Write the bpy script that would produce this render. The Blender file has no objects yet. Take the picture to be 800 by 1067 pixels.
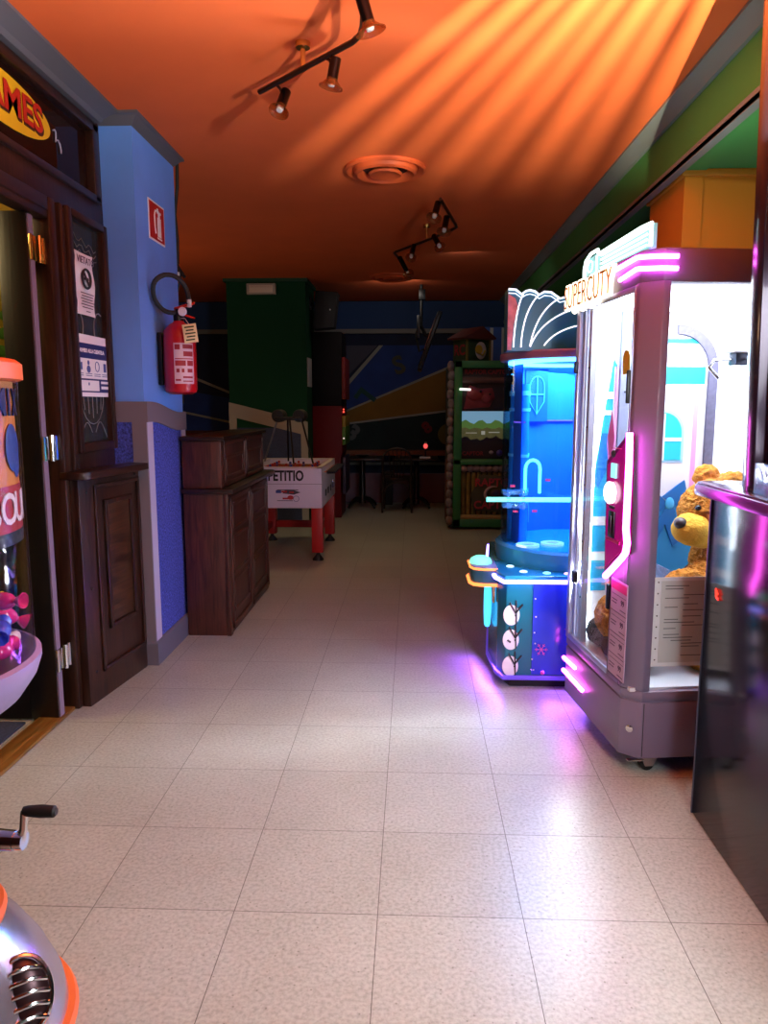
import bpy, bmesh, math, random
from mathutils import Vector, Matrix, noise
random.seed(7)
C = bpy.context.scene.collection
PI = math.pi

# ------------------------------------------------------------------ colours and materials
def S(r, g, b):
    f = lambda c: (c/255/12.92) if c/255 <= .04045 else ((c/255+.055)/1.055)**2.4
    return (f(r), f(g), f(b), 1)

MATS = {}
def M(name, col, rough=.5, metal=0, emit=None, es=0, noise_amt=0, noise_scale=20, bump=0, bump_scale=60, spec=.5, coat=0, sub=0):
    if name in MATS: return MATS[name]
    m = bpy.data.materials.new(name); m.use_nodes = True
    nt = m.node_tree; b = nt.nodes['Principled BSDF']
    b.inputs['Base Color'].default_value = col
    b.inputs['Roughness'].default_value = rough
    b.inputs['Metallic'].default_value = metal
    b.inputs['Specular IOR Level'].default_value = spec
    b.inputs['Coat Weight'].default_value = coat
    if emit:
        b.inputs['Emission Color'].default_value = emit
        b.inputs['Emission Strength'].default_value = es
    if noise_amt or bump:
        tc = nt.nodes.new('ShaderNodeTexCoord')
    if noise_amt:
        n = nt.nodes.new('ShaderNodeTexNoise'); n.inputs['Scale'].default_value = noise_scale; n.inputs['Detail'].default_value = 5
        r = nt.nodes.new('ShaderNodeValToRGB')
        r.color_ramp.elements[0].position = .3; r.color_ramp.elements[1].position = .7
        r.color_ramp.elements[0].color = tuple(c*(1-noise_amt) for c in col[:3])+(1,)
        r.color_ramp.elements[1].color = tuple(min(1, c*(1+noise_amt*.6)) for c in col[:3])+(1,)
        nt.links.new(tc.outputs['Object'], n.inputs['Vector']); nt.links.new(n.outputs['Fac'], r.inputs['Fac'])
        nt.links.new(r.outputs['Color'], b.inputs['Base Color'])
    if bump:
        n2 = nt.nodes.new('ShaderNodeTexNoise'); n2.inputs['Scale'].default_value = bump_scale; n2.inputs['Detail'].default_value = 4
        bp = nt.nodes.new('ShaderNodeBump'); bp.inputs['Strength'].default_value = bump; bp.inputs['Distance'].default_value = .01
        nt.links.new(tc.outputs['Object'], n2.inputs['Vector']); nt.links.new(n2.outputs['Fac'], bp.inputs['Height'])
        nt.links.new(bp.outputs['Normal'], b.inputs['Normal'])
    MATS[name] = m
    return m

def glow(name, col, es):
    return M(name, (col[0]*.5, col[1]*.5, col[2]*.5, 1), .4, emit=col, es=es)

def pane_mat(name, tint=(1, 1, 1, 1), refl=.06, rough=.02, haze=0, haze_col=(.8, .8, .8, 1)):
    m = bpy.data.materials.new(name); m.use_nodes = True; nt = m.node_tree
    nt.nodes.clear()
    out = nt.nodes.new('ShaderNodeOutputMaterial'); tr = nt.nodes.new('ShaderNodeBsdfTransparent'); gl = nt.nodes.new('ShaderNodeBsdfGlossy')
    tr.inputs['Color'].default_value = tint; gl.inputs['Roughness'].default_value = rough
    lw0 = nt.nodes.new('ShaderNodeLayerWeight'); lw0.inputs['Blend'].default_value = .5
    pw = nt.nodes.new('ShaderNodeMath'); pw.operation = 'POWER'; pw.inputs[1].default_value = 4.5
    lw = nt.nodes.new('ShaderNodeMath'); lw.operation = 'MULTIPLY_ADD'; lw.inputs[1].default_value = .45; lw.inputs[2].default_value = refl*.35
    nt.links.new(lw0.outputs['Facing'], pw.inputs[0]); nt.links.new(pw.outputs[0], lw.inputs[0])
    mx = nt.nodes.new('ShaderNodeMixShader')
    nt.links.new(lw.outputs[0], mx.inputs[0]); nt.links.new(gl.outputs[0], mx.inputs[2])
    if haze:
        df = nt.nodes.new('ShaderNodeBsdfDiffuse'); df.inputs['Color'].default_value = haze_col
        m2 = nt.nodes.new('ShaderNodeMixShader'); m2.inputs[0].default_value = haze
        nt.links.new(tr.outputs[0], m2.inputs[1]); nt.links.new(df.outputs[0], m2.inputs[2]); nt.links.new(m2.outputs[0], mx.inputs[1])
    else:
        nt.links.new(tr.outputs[0], mx.inputs[1])
    nt.links.new(mx.outputs[0], out.inputs[0])
    return m

def wood_mat(name, dark, light, axis=2, rough=.35, scale=1.0):
    m = bpy.data.materials.new(name); m.use_nodes = True; nt = m.node_tree; b = nt.nodes['Principled BSDF']
    tc = nt.nodes.new('ShaderNodeTexCoord'); mp = nt.nodes.new('ShaderNodeMapping')
    s = [14*scale, 14*scale, 14*scale]; s[axis] = 1.2*scale
    mp.inputs['Scale'].default_value = s
    n = nt.nodes.new('ShaderNodeTexNoise'); n.inputs['Scale'].default_value = 3; n.inputs['Detail'].default_value = 7; n.inputs['Distortion'].default_value = 1.2
    r = nt.nodes.new('ShaderNodeValToRGB'); r.color_ramp.elements[0].color = dark; r.color_ramp.elements[1].color = light
    r.color_ramp.elements[0].position = .35; r.color_ramp.elements[1].position = .7
    nt.links.new(tc.outputs['Object'], mp.inputs[0]); nt.links.new(mp.outputs[0], n.inputs['Vector'])
    nt.links.new(n.outputs['Fac'], r.inputs['Fac']); nt.links.new(r.outputs[0], b.inputs['Base Color'])
    bp = nt.nodes.new('ShaderNodeBump'); bp.inputs['Strength'].default_value = .12; bp.inputs['Distance'].default_value = .004
    nt.links.new(n.outputs['Fac'], bp.inputs['Height']); nt.links.new(bp.outputs[0], b.inputs['Normal'])
    b.inputs['Roughness'].default_value = rough
    return m

def floor_mat():
    m = bpy.data.materials.new('floor_tiles'); m.use_nodes = True; nt = m.node_tree; b = nt.nodes['Principled BSDF']
    N = nt.nodes.new; L = nt.links.new
    tc = N('ShaderNodeTexCoord'); mp = N('ShaderNodeMapping'); mp.inputs['Location'].default_value = (.09, -.26, 0)
    L(tc.outputs['Object'], mp.inputs[0])
    br = N('ShaderNodeTexBrick'); br.offset = 0; br.squash = 1
    br.inputs['Scale'].default_value = 1; br.inputs['Brick Width'].default_value = .4; br.inputs['Row Height'].default_value = .4
    br.inputs['Mortar Size'].default_value = .0013; br.inputs['Mortar Smooth'].default_value = .3
    br.inputs['Color1'].default_value = (.98, .98, .98, 1); br.inputs['Color2'].default_value = (.88, .88, .88, 1); br.inputs['Mortar'].default_value = (.22, .2, .19, 1)
    L(mp.outputs[0], br.inputs[0])
    n1 = N('ShaderNodeTexNoise'); n1.inputs['Scale'].default_value = 90; n1.inputs['Detail'].default_value = 4
    r1 = N('ShaderNodeValToRGB'); r1.color_ramp.elements[0].position = .32; r1.color_ramp.elements[1].position = .62
    r1.color_ramp.elements[0].color = S(154, 158, 150); r1.color_ramp.elements[1].color = S(180, 184, 176)
    L(tc.outputs['Object'], n1.inputs[0]); L(n1.outputs['Fac'], r1.inputs[0])
    n2 = N('ShaderNodeTexNoise'); n2.inputs['Scale'].default_value = 4; n2.inputs['Detail'].default_value = 8; n2.inputs['Roughness'].default_value = .7
    r2 = N('ShaderNodeValToRGB'); r2.color_ramp.elements[0].position = .25; r2.color_ramp.elements[1].position = .7
    r2.color_ramp.elements[0].color = (.84, .83, .80, 1); r2.color_ramp.elements[1].color = (1, 1, 1, 1)
    L(tc.outputs['Object'], n2.inputs[0]); L(n2.outputs['Fac'], r2.inputs[0])
    n3 = N('ShaderNodeTexVoronoi'); n3.inputs['Scale'].default_value = 38
    r3 = N('ShaderNodeValToRGB'); r3.color_ramp.elements[0].position = .06; r3.color_ramp.elements[1].position = .13
    r3.color_ramp.elements[0].color = (.55, .53, .5, 1); r3.color_ramp.elements[1].color = (1, 1, 1, 1)
    L(tc.outputs['Object'], n3.inputs[0]); L(n3.outputs['Distance'], r3.inputs[0])
    def mul(a, c):
        x = N('ShaderNodeMix'); x.data_type = 'RGBA'; x.blend_type = 'MULTIPLY'; x.inputs[0].default_value = 1
        L(a, x.inputs[6]); L(c, x.inputs[7]); return x.outputs[2]
    o = mul(mul(mul(r1.outputs[0], r2.outputs[0]), r3.outputs[0]), br.outputs['Color'])
    L(o, b.inputs['Base Color'])
    mr = N('ShaderNodeMapRange'); mr.inputs['To Min'].default_value = .25; mr.inputs['To Max'].default_value = .40
    L(n2.outputs['Fac'], mr.inputs[0]); L(mr.outputs[0], b.inputs['Roughness'])
    bp = N('ShaderNodeBump'); bp.inputs['Strength'].default_value = .15; bp.inputs['Distance'].default_value = .003
    L(n1.outputs['Fac'], bp.inputs['Height']); L(bp.outputs[0], b.inputs['Normal'])
    return m

# ------------------------------------------------------------------ mesh builder
class MB:
    def __init__(self): self.bm = bmesh.new()
    def box(self, x0, x1, y0, y1, z0, z1, bev=0, seg=2, mat=None):
        b2 = bmesh.new()
        r = bmesh.ops.create_cube(b2, size=1)
        for v in b2.verts:
            v.co = Vector((x0+(v.co.x+.5)*(x1-x0), y0+(v.co.y+.5)*(y1-y0), z0+(v.co.z+.5)*(z1-z0)))
        if bev: bmesh.ops.bevel(b2, geom=b2.edges[:], offset=bev, segments=seg, affect='EDGES', profile=.5)
        self._add(b2, mat); return self
    def _add(self, b2, mat=None):
        if mat is not None: bmesh.ops.transform(b2, matrix=mat, verts=b2.verts)
        me = bpy.data.meshes.new('t'); b2.to_mesh(me); b2.free(); self.bm.from_mesh(me); bpy.data.meshes.remove(me)
    def prism(self, pts, axis, h0, h1, bev=0, mat=None):
        # pts (a,b): axis 'z' -> (x,y); 'y' -> (x,z); 'x' -> (y,z)
        def P(a, c, h): return {'z': (a, c, h), 'y': (a, h, c), 'x': (h, a, c)}[axis]
        b2 = bmesh.new()
        v0 = [b2.verts.new(P(a, c, h0)) for a, c in pts]; v1 = [b2.verts.new(P(a, c, h1)) for a, c in pts]
        n = len(pts)
        b2.faces.new(v0); b2.faces.new(v1)
        for i in range(n): b2.faces.new((v0[i], v0[(i+1) % n], v1[(i+1) % n], v1[i]))
        bmesh.ops.recalc_face_normals(b2, faces=b2.faces)
        if bev: bmesh.ops.bevel(b2, geom=b2.edges[:], offset=bev, segments=2, affect='EDGES', profile=.5)
        self._add(b2, mat); return self
    def lathe(self, prof, c=(0, 0, 0), seg=32, a0=0, a1=2*PI, mat=None, sx=1, sy=1):
        b2 = bmesh.new(); full = abs(a1-a0-2*PI) < 1e-6
        n = seg if full else seg+1
        rings = []
        for r, z in prof:
            rings.append([b2.verts.new((c[0]+sx*r*math.cos(a0+(a1-a0)*i/seg), c[1]+sy*r*math.sin(a0+(a1-a0)*i/seg), c[2]+z)) for i in range(n)])
        for k in range(len(rings)-1):
            for i in range(seg):
                j = (i+1) % n
                b2.faces.new((rings[k][i], rings[k][j], rings[k+1][j], rings[k+1][i]))
        bmesh.ops.remove_doubles(b2, verts=b2.verts, dist=1e-6)
        bmesh.ops.recalc_face_normals(b2, faces=b2.faces)
        self._add(b2, mat); return self
    def cyl(self, p0, p1, r0, r1=None, seg=16):
        r1 = r0 if r1 is None else r1
        p0 = Vector(p0); p1 = Vector(p1); d = p1-p0
        q = d.to_track_quat('Z', 'Y').to_matrix().to_4x4(); q.translation = p0
        L = d.length
        return self.lathe([(0, 0), (r0, 0), (r1, L), (0, L)], seg=seg, mat=q)
    def tube(self, path, r, seg=8, closed=False, mat=None):
        pts = [Vector(p) for p in path]; n = len(pts); b2 = bmesh.new(); rings = []
        up = None
        rad = r if isinstance(r, (list, tuple)) else [r]*n
        for i, p in enumerate(pts):
            if closed: t = (pts[(i+1) % n]-pts[i-1]).normalized()
            else: t = (pts[min(i+1, n-1)]-pts[max(i-1, 0)]).normalized()
            if up is None:
                up = Vector((0, 0, 1)) if abs(t.z) < .9 else Vector((1, 0, 0))
            s = t.cross(up).normalized(); up = s.cross(t).normalized()
            rings.append([b2.verts.new(p+rad[i]*(math.cos(2*PI*k/seg)*s+math.sin(2*PI*k/seg)*up)) for k in range(seg)])
        for i in range(n if closed else n-1):
            a, b = rings[i], rings[(i+1) % n]
            for k in range(seg): b2.faces.new((a[k], a[(k+1) % seg], b[(k+1) % seg], b[k]))
        if not closed: b2.faces.new(rings[0]); b2.faces.new(rings[-1])
        bmesh.ops.recalc_face_normals(b2, faces=b2.faces)
        self._add(b2, mat); return self
    def sphere(self, c, r, u=20, v=12, mat=None):
        b2 = bmesh.new(); bmesh.ops.create_uvsphere(b2, u_segments=u, v_segments=v, radius=1)
        rr = r if isinstance(r, (tuple, list)) else (r, r, r)
        for w in b2.verts: w.co = Vector((c[0]+w.co.x*rr[0], c[1]+w.co.y*rr[1], c[2]+w.co.z*rr[2]))
        self._add(b2, mat); return self
    def text(self, s, size, mat, ext=.002, align='CENTER', bold=0, sx=1):
        cu = bpy.data.curves.new('t', 'FONT'); cu.body = s; cu.size = size; cu.extrude = ext; cu.align_x = align; cu.align_y = 'CENTER'
        cu.offset = bold; cu.resolution_u = 3
        o = bpy.data.objects.new('t', cu); C.objects.link(o)
        bpy.context.view_layer.update()
        me = bpy.data.meshes.new_from_object(o.evaluated_get(bpy.context.evaluated_depsgraph_get()))
        me.transform(mat @ Matrix.Diagonal((sx, 1, 1, 1))); self.bm.from_mesh(me)
        bpy.data.objects.remove(o); bpy.data.curves.remove(cu); bpy.data.meshes.remove(me); return self
    def build(self, name, mat, parent=None, loc=None, rotz=0, smooth=True, sharp=35):
        me = bpy.data.meshes.new(name); self.bm.to_mesh(me); self.bm.free()
        me.materials.append(mat)
        if smooth:
            me.shade_smooth(); me.set_sharp_from_angle(angle=math.radians(sharp))
        o = bpy.data.objects.new(name, me); C.objects.link(o)
        if parent: o.parent = parent
        if loc: o.location = loc
        o.rotation_euler.z = rotz
        return o

def tag(o, label, cat, group=None):
    o['label'] = label; o['category'] = cat
    if group: o['group'] = group
    return o
def thing(name, label, cat, loc=(0, 0, 0), rotz=0, group=None):
    o = bpy.data.objects.new(name, None); C.objects.link(o); o.empty_display_size = .1
    o.location = loc; o.rotation_euler.z = rotz
    return tag(o, label, cat, group)
def struct(name, mb, mat, **k):
    o = mb.build(name, mat, **k)
    if not o.parent: o['kind'] = 'structure'
    return o
def sempty(name, loc=(0, 0, 0), rotz=0):
    o = bpy.data.objects.new(name, None); C.objects.link(o); o.location = loc; o.rotation_euler.z = rotz; o['kind'] = 'structure'; return o
def frame_mat(origin, X, Y):
    X = Vector(X).normalized(); Y = Vector(Y).normalized(); Z = X.cross(Y)
    m = Matrix((X, Y, Z)).transposed().to_4x4(); m.translation = Vector(origin); return m
def bez(a, b, c, n=12):
    a, b, c = Vector(a), Vector(b), Vector(c)
    return [(1-t)**2*a+2*t*(1-t)*b+t*t*c for t in [i/n for i in range(n+1)]]
def arc(fn, a0, a1, n=24): return [fn(a0+(a1-a0)*i/n) for i in range(n+1)]
def rot_part(o, rot, loc):
    o.rotation_euler = rot; o.location = loc; return o

# ------------------------------------------------------------------ palette
wood = wood_mat('dark_wood', S(30, 14, 9), S(62, 34, 22))
wood_y = wood_mat('dark_wood_along', S(30, 14, 9), S(58, 31, 21), axis=1)
wood_red = wood_mat('mahogany', S(46, 20, 15), S(84, 44, 33), rough=.4)
blackpaint = M('black_paint', S(16, 14, 14), .35)
black_metal = M('black_metal', S(14, 14, 15), .35, .3)
black_rub = M('black_rubber', S(15, 15, 16), .6)
chrome = M('chrome', (.82, .82, .84, 1), .12, 1)
brass = M('brass', S(212, 176, 106), .25, 1)
orange_c = M('ceiling_orange', S(226, 98, 40), .85, noise_amt=.05, noise_scale=3)
gray_trim = M('gray_trim', S(88, 86, 94), .5)
tan_trim = M('beige_trim', S(158, 150, 134), .6)
lilac_trim = M('lilac_trim', S(176, 170, 200), .5)
blue_wall = M('blue_wall', S(98, 150, 240), .75, noise_amt=.05, noise_scale=6)
carpet_blue = M('royal_blue_carpet', S(66, 80, 180), .95, noise_amt=.75, noise_scale=95, bump=.6, bump_scale=240)
green_wall = M('green_wall', S(70, 146, 72), .75, noise_amt=.04, noise_scale=5)
green_dk = M('green_pillar', S(10, 62, 36), .8, spec=.2)
white_p = M('white_plastic', S(232, 230, 236), .35)
paper = M('paper', S(238, 236, 240), .8)
ink = M('ink', S(28, 28, 36), .7)
navy = M('navy_ink', S(30, 40, 104), .7)
red_p = M('red_paint', S(170, 20, 22), .4)
mauve = M('mauve_body', S(114, 102, 128), .38)
mag_glow = glow('magenta_neon', (1, .10, .85, 1), 20)
mag_soft = glow('magenta_backlight', (.75, .01, .42, 1), .55)
white_glow = glow('white_led', (.86, .95, 1, 1), 9)
cyan_glow = glow('cyan_led', (.25, .9, 1, 1), 3.2)
ice_glow = glow('ice_led', (.72, 1, .95, 1), 2.6)
clear = pane_mat('clear_pane', (.97, .98, 1, 1))
etched = pane_mat('etched_pane', (.25, .27, .3, 1), haze=.35, haze_col=S(74, 78, 84))
dark_pane = pane_mat('dark_pane', (.12, .09, .09, 1), haze=.5, haze_col=S(50, 26, 22))
blue_pane = pane_mat('blue_acrylic', (.62, .84, 1, 1))

# ------------------------------------------------------------------ the setting
struct('floor', MB().box(-4.2, 2.6, -3, 10.6, -.06, 0), floor_mat(), smooth=False)
struct('ceiling', MB().box(-4.2, 1.25, -3, 10.6, 2.8, 2.86), orange_c, smooth=False)
struct('wall_right_beam', MB().box(1.25, 1.40, -3, 10.6, 2.51, 2.86), green_wall, smooth=False)
struct('ceiling_right', MB().box(1.40, 2.6, -3, 10.6, 2.52, 2.58), green_wall, smooth=False)
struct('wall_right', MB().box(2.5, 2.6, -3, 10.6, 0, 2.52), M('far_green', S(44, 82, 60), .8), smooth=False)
struct('trim_1', MB().prism([(1.25, 2.8), (1.17, 2.8), (1.17, 2.787), (1.185, 2.782), (1.222, 2.755), (1.232, 2.742), (1.25, 2.742)], 'y', -3, 10.5), M('cornice_grey', S(122, 124, 124), .5), sharp=20)
struct('trim_2', MB().box(1.235, 1.25, -3, 10.5, 2.488, 2.53).box(1.235, 1.275, -3, 10.5, 2.485, 2.51), M('cornice_grey', S(122, 124, 124), .5), smooth=False)
blue_dk = M('far_blue_wall', S(40, 66, 112), .85)
wb = struct('wall_back', MB().box(-4.2, 2.6, 10.5, 10.6, 0, 2.86), M('navy_wall', S(22, 32, 60), .85, noise_amt=.3, noise_scale=3), smooth=False)
Yw = 10.5
def bk(name, pts, mat, d0=.006, d1=0): return MB().prism(pts, 'y', Yw-d0, Yw-d1).build(name, mat, wb, smooth=False)
bk('upper_band', [(-4.1, 2.42), (2.5, 2.42), (2.5, 2.79), (-4.1, 2.79)], blue_dk, .03)
bk('moulding', [(-4.1, 2.36), (2.5, 2.36), (2.5, 2.42), (-4.1, 2.42)], M('far_moulding', S(120, 116, 112), .6), .05)
ochre = M('ochre_mural', S(128, 94, 30), .85, noise_amt=.15, noise_scale=3)
bk('yellow_wedge', [(-1.05, 1.24), (.60, 1.92), (.60, 1.33), (-1.05, 1.10)], ochre, .008)
ltline = M('mural_line', S(150, 148, 136), .8)
bk('mural_line', [(-1.05, 1.24), (.62, 1.928), (.62, 1.966), (-1.05, 1.265)], ltline, .012)
bk('mural_line', [(-1.05, 1.09), (.62, 1.30), (.62, 1.33), (-1.05, 1.115)], ltline, .012)
bk('mural_line', [(-1.0, 1.62), (-.48, 2.2), (-.42, 2.2), (-.97, 1.58)], ltline, .011)
bk('blue_wedge', [(-1.0, 1.6), (-.42, 2.2), (.62, 2.2), (.62, 1.96), (-1.05, 1.27)], M('mural_blue', S(34, 60, 128), .85, noise_amt=.2, noise_scale=4), .007)
bk('gray_wedge', [(-1.05, 1.65), (-.5, 2.2), (-1.05, 2.2)], M('mural_grey', S(72, 70, 84), .85), .006)
bk('green_wedge', [(-1.05, .72), (.62, .72), (.62, 1.30), (-1.05, 1.09)], M('mural_green', S(20, 40, 40), .85, noise_amt=.3, noise_scale=5), .006)
MB().text('S', .34, frame_mat((-.2, Yw-.012, 1.92), (.9, 0, .35), (-.35, 0, .9)), .003, bold=.012).build('painted_figure', M('mural_shape', S(74, 74, 60), .85), wb, smooth=False)
MB().text('L', .36, frame_mat((-.68, Yw-.012, 1.5), (-.6, 0, -.8), (.8, 0, -.6)), .003, bold=.014).build('painted_figure', M('mural_shape2', S(30, 70, 66), .85), wb, smooth=False)
MB().text('8', .22, frame_mat((.2, Yw-.012, 1.06), (.8, 0, .6), (-.6, 0, .8)), .003, bold=.01).build('painted_figure', M('mural_red', S(110, 34, 40), .85), wb, smooth=False)
MB().text('3', .3, frame_mat((-.85, Yw-.012, .98), (.8, 0, -.6), (.6, 0, .8)), .003, bold=.016).build('painted_figure', M('mural_lt', S(90, 94, 96), .85), wb, smooth=False)
bk('painted_disc', [(.5+.15*math.cos(a*PI/12), .97+.15*math.sin(a*PI/12)) for a in range(24)], M('mural_olive', S(110, 106, 44), .85), .012)
bk('shelf_strip', [(-4, .68), (1.2, .68), (1.2, .75), (-4, .75)], M('far_orange_strip', S(120, 64, 30), .6), .16)
bk('shelf_strip', [(-4, .54), (1.2, .54), (1.2, .58), (-4, .58)], M('far_grey_strip', S(120, 122, 116), .6), .05)
bk('skirting_panel', [(-4, 0), (1.2, 0), (1.2, .42), (-4, .42)], M('far_mauve', S(136, 118, 138), .7, noise_amt=.12, noise_scale=5), .03)
bk('blue_wedge', [(-4, 1.72), (-2.3, 1.42), (-2.3, .98), (-4, 1.05)], M('mural_blue', S(34, 60, 128), .85), .008)
bk('mural_line', [(-4, 2.1), (-2.3, 1.42), (-2.3, 1.45), (-4, 2.15)], ltline, .012)
bk('mural_line', [(-4, 1.42), (-2.3, 1.06), (-2.3, 1.09), (-4, 1.45)], ltline, .012)
bk('red_band', [(-4, .8), (-2.3, .8), (-2.3, 1.02), (-4, 1.02)], M('mural_brown', S(84, 36, 28), .85), .01)
struct('wall_left_far', MB().box(-4.2, -4.1, 4.3, 10.6, 0, 2.8), M('navy_wall', S(22, 32, 60)), smooth=False)
struct('wall_front', MB().box(-4.2, 2.6, -3, -2.9, 0, 2.86), M('front_wall', S(120, 96, 84), .8), smooth=False)
struct('wall_partition', MB().box(-4.2, -1.55, 4.30, 4.42, 0, 2.8), M('foyer_yellow', S(196, 164, 60), .8), smooth=False)
struct('wall_foyer', MB().box(-4.2, -4.1, -3, 4.3, 0, 2.8), M('foyer_yellow', S(196, 164, 60), .8), smooth=False)

# --- shop front along the left
XL = -1.55
wl = struct('wall_left', MB().box(-1.62, XL, -2.9, 1.1, 0, 2.8).box(-1.62, XL, 3.38, 3.8, 0, 1.19, .004).box(-1.62, XL, 1.1, 3.8, 2.26, 2.37, .004)
            .box(-1.62, XL, 1.1, 3.8, 2.72, 2.8).box(-1.62, XL, 3.79, 3.8, 1.19, 2.8), wood)
struct('trim_3', MB().prism([(XL, 2.8), (-1.43, 2.8), (-1.43, 2.787), (-1.448, 2.782), (-1.50, 2.757), (-1.515, 2.74), (XL, 2.74)], 'y', -2.9, 3.75), gray_trim, sharp=20)
# transom window with the painted oval
w1 = sempty('window_1', (XL, 2.4, 2.37))
def wloc(mb, name, mat, par, loc, **k):
    o = mb.build(name, mat, par, **k); o.location = loc; return o
def rel(par, mb, name, mat, **k):
    """geometry given in the world (z-rotation of the parent taken out)"""
    o = mb.build(name, mat, par, **k)
    inv = (Matrix.Translation(par.location) @ Matrix.Rotation(par.rotation_euler.z, 4, 'Z')).inverted()
    o.data.transform(inv)
    return o
rel(w1, MB().box(-1.585, -1.575, 1.1, 3.72, 2.37, 2.72), 'pane', dark_pane, smooth=False)
rel(w1, MB().box(-1.60, -1.535, 3.70, 3.76, 2.37, 2.73, .006).box(-1.60, -1.535, 1.1, 3.76, 2.365, 2.40, .006).box(-1.60, -1.535, 1.1, 3.76, 2.69, 2.735, .006), 'frame', wood_y)
oval = [(2.96+.37*math.cos(a*PI/24), 2.56+.098*math.sin(a*PI/24)) for a in range(48)]
so = rel(w1, MB().prism(oval, 'x', -1.572, -1.568), 'painted_oval', M('sign_yellow', S(230, 176, 24), .5), smooth=False)
b = MB(); b.text('GAMES', .155, frame_mat((-1.566, 2.985, 2.56), (0, 1, 0), (0, 0, 1)), .001, bold=.005, sx=1.16)
rel(w1, b, 'sign_lettering_back', M('sign_brown', S(74, 30, 18), .5), smooth=False)
b = MB(); b.text('GAMES', .15, frame_mat((-1.563, 2.978, 2.567), (0, 1, 0), (0, 0, 1)), .001, bold=.003, sx=1.18)
rel(w1, b, 'sign_lettering', M('sign_red', S(190, 36, 20), .5), smooth=False)
sq = [(-1.57, 3.36+.012*math.sin(i*.9)+i*.006, 2.575-.006*i+.015*math.sin(i*1.1)) for i in range(11)]
rel(w1, MB().tube(sq, .0035, 6), 'scribble', M('scribble', S(170, 170, 200), .6))
# side light with etched glass
w2 = sempty('window_2', (XL, 3.6, 1.19))
rel(w2, MB().box(-1.575, -1.565, 3.41, 3.77, 1.21, 2.24), 'pane', etched, smooth=False)
rel(w2, MB().box(-1.59, -1.53, 3.365, 3.41, 1.17, 2.27, .008).box(-1.59, -1.53, 3.765, 3.80, 1.17, 2.27, .008).box(-1.59, -1.53, 3.41, 3.765, 2.235, 2.27, .008).box(-1.59, -1.53, 3.41, 3.765, 1.17, 1.215, .008)
    .box(-1.59, -1.538, 3.41, 3.425, 1.215, 2.235).box(-1.59, -1.538, 3.752, 3.765, 1.215, 2.235), 'frame', wood)
e = MB()
def ew(p): return (-1.563, 3.59+p[0], p[1])
for a in range(-2, 3): e.tube([ew((a*.045, 1.33+.02*abs(a))), ew((a*.05, 1.44))], .0016, 5)
e.tube([ew((.13*math.sin(t), 1.45-.15*math.cos(t)*1.0)) for t in [i*PI/10-PI/2 for i in range(11)]], .002, 5)
for s in (-1, 1):
    e.tube([ew((s*(.02+.13*k), 1.26+.05*math.sin(k*PI*1.2))) for k in [i/8 for i in range(9)]], .002, 5)
    e.tube([ew((s*(.12-.06*math.cos(t)), 1.76+.08*math.sin(t))) for t in [i*PI/8-PI*.6 for i in range(11)]], .003, 5)
for j in range(3):
    e.tube([ew((-.13+.026*i, 2.17-.03*j-.012*i*(.3)+.014*math.sin(i*1.9+j))) for i in range(11)], .0014, 5)
rel(w2, e, 'etching', M('etch_line', S(120, 122, 126), .8))
# door jamb, open leaf with hinges
d1 = sempty('door_1', (XL, 3.2, 0))
rel(d1, MB().box(-1.62, -1.53, 3.19, 3.25, 0, 2.26, .008).box(-1.64, -1.545, 3.25, 3.37, 0, 2.26, .01).box(-1.60, -1.525, 3.285, 3.31, 0, 2.26, .008), 'jamb', wood)
rel(d1, MB().box(-1.62, -1.53, 1.1, 3.19, 2.20, 2.26, .008).box(-1.61, -1.535, 1.1, 3.19, 2.17, 2.21, .006), 'lintel', wood_y)
leaf = rel(d1, MB().box(-1.69, -1.565, 3.06, 3.105, .01, 2.17, .003).box(-2.48, -2.36, 3.06, 3.105, .01, 2.17, .003).box(-2.36, -1.69, 3.06, 3.105, .01, .95).box(-2.36, -1.69, 3.06, 3.105, 2.05, 2.17), 'door_leaf', wood_mat('shaded_wood', S(10, 6, 5), S(20, 13, 10)))  # leaf stands in shade; that darkness is put into the wood colour
rel(d1, MB().box(-2.36, -1.69, 3.075, 3.085, .95, 2.05), 'leaf_pane', pane_mat('leaf_pane', (.75, .72, .6, 1)), smooth=False)
rel(d1, MB().box(-1.565, -1.558, 3.064, 3.101, .02, 2.16), 'lit_edge_strip', M('neon_lit_edge', S(122, 106, 128), .4), smooth=False)  # lilac neon light on the leaf edge, put into its colour
for z in (2.03, 1.21, .28):
    rel(d1, MB().box(-1.557, -1.55, 3.055, 3.105, z-.05, z+.05, .002).cyl((-1.547, 3.125, z-.055), (-1.547, 3.125, z+.055), .009, seg=10)
        .box(-1.557, -1.55, 3.15, 3.19, z-.05, z+.05, .002).cyl((-1.55, 3.06, z-.05), (-1.55, 3.06, z+.05), .006, seg=8).cyl((-1.548, 3.16, z-.052), (-1.548, 3.16, z+.052), .006, seg=8), 'hinge', chrome if z < 2 else brass)
rel(d1, MB().box(-1.66, -1.55, 1.1, 3.19, 0, .018, .006), 'threshold', wood_mat('oak_threshold', S(96, 62, 22), S(140, 98, 44), axis=1))
tag(MB().box(-2.5, -1.70, 1.6, 3.03, 0, .012, .004).build('doormat', M('doormat', S(38, 44, 64), .95, noise_amt=.5, noise_scale=120, bump=.6, bump_scale=150)), 'dark blue ribbed doormat just inside the left doorway', 'doormat')
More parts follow.
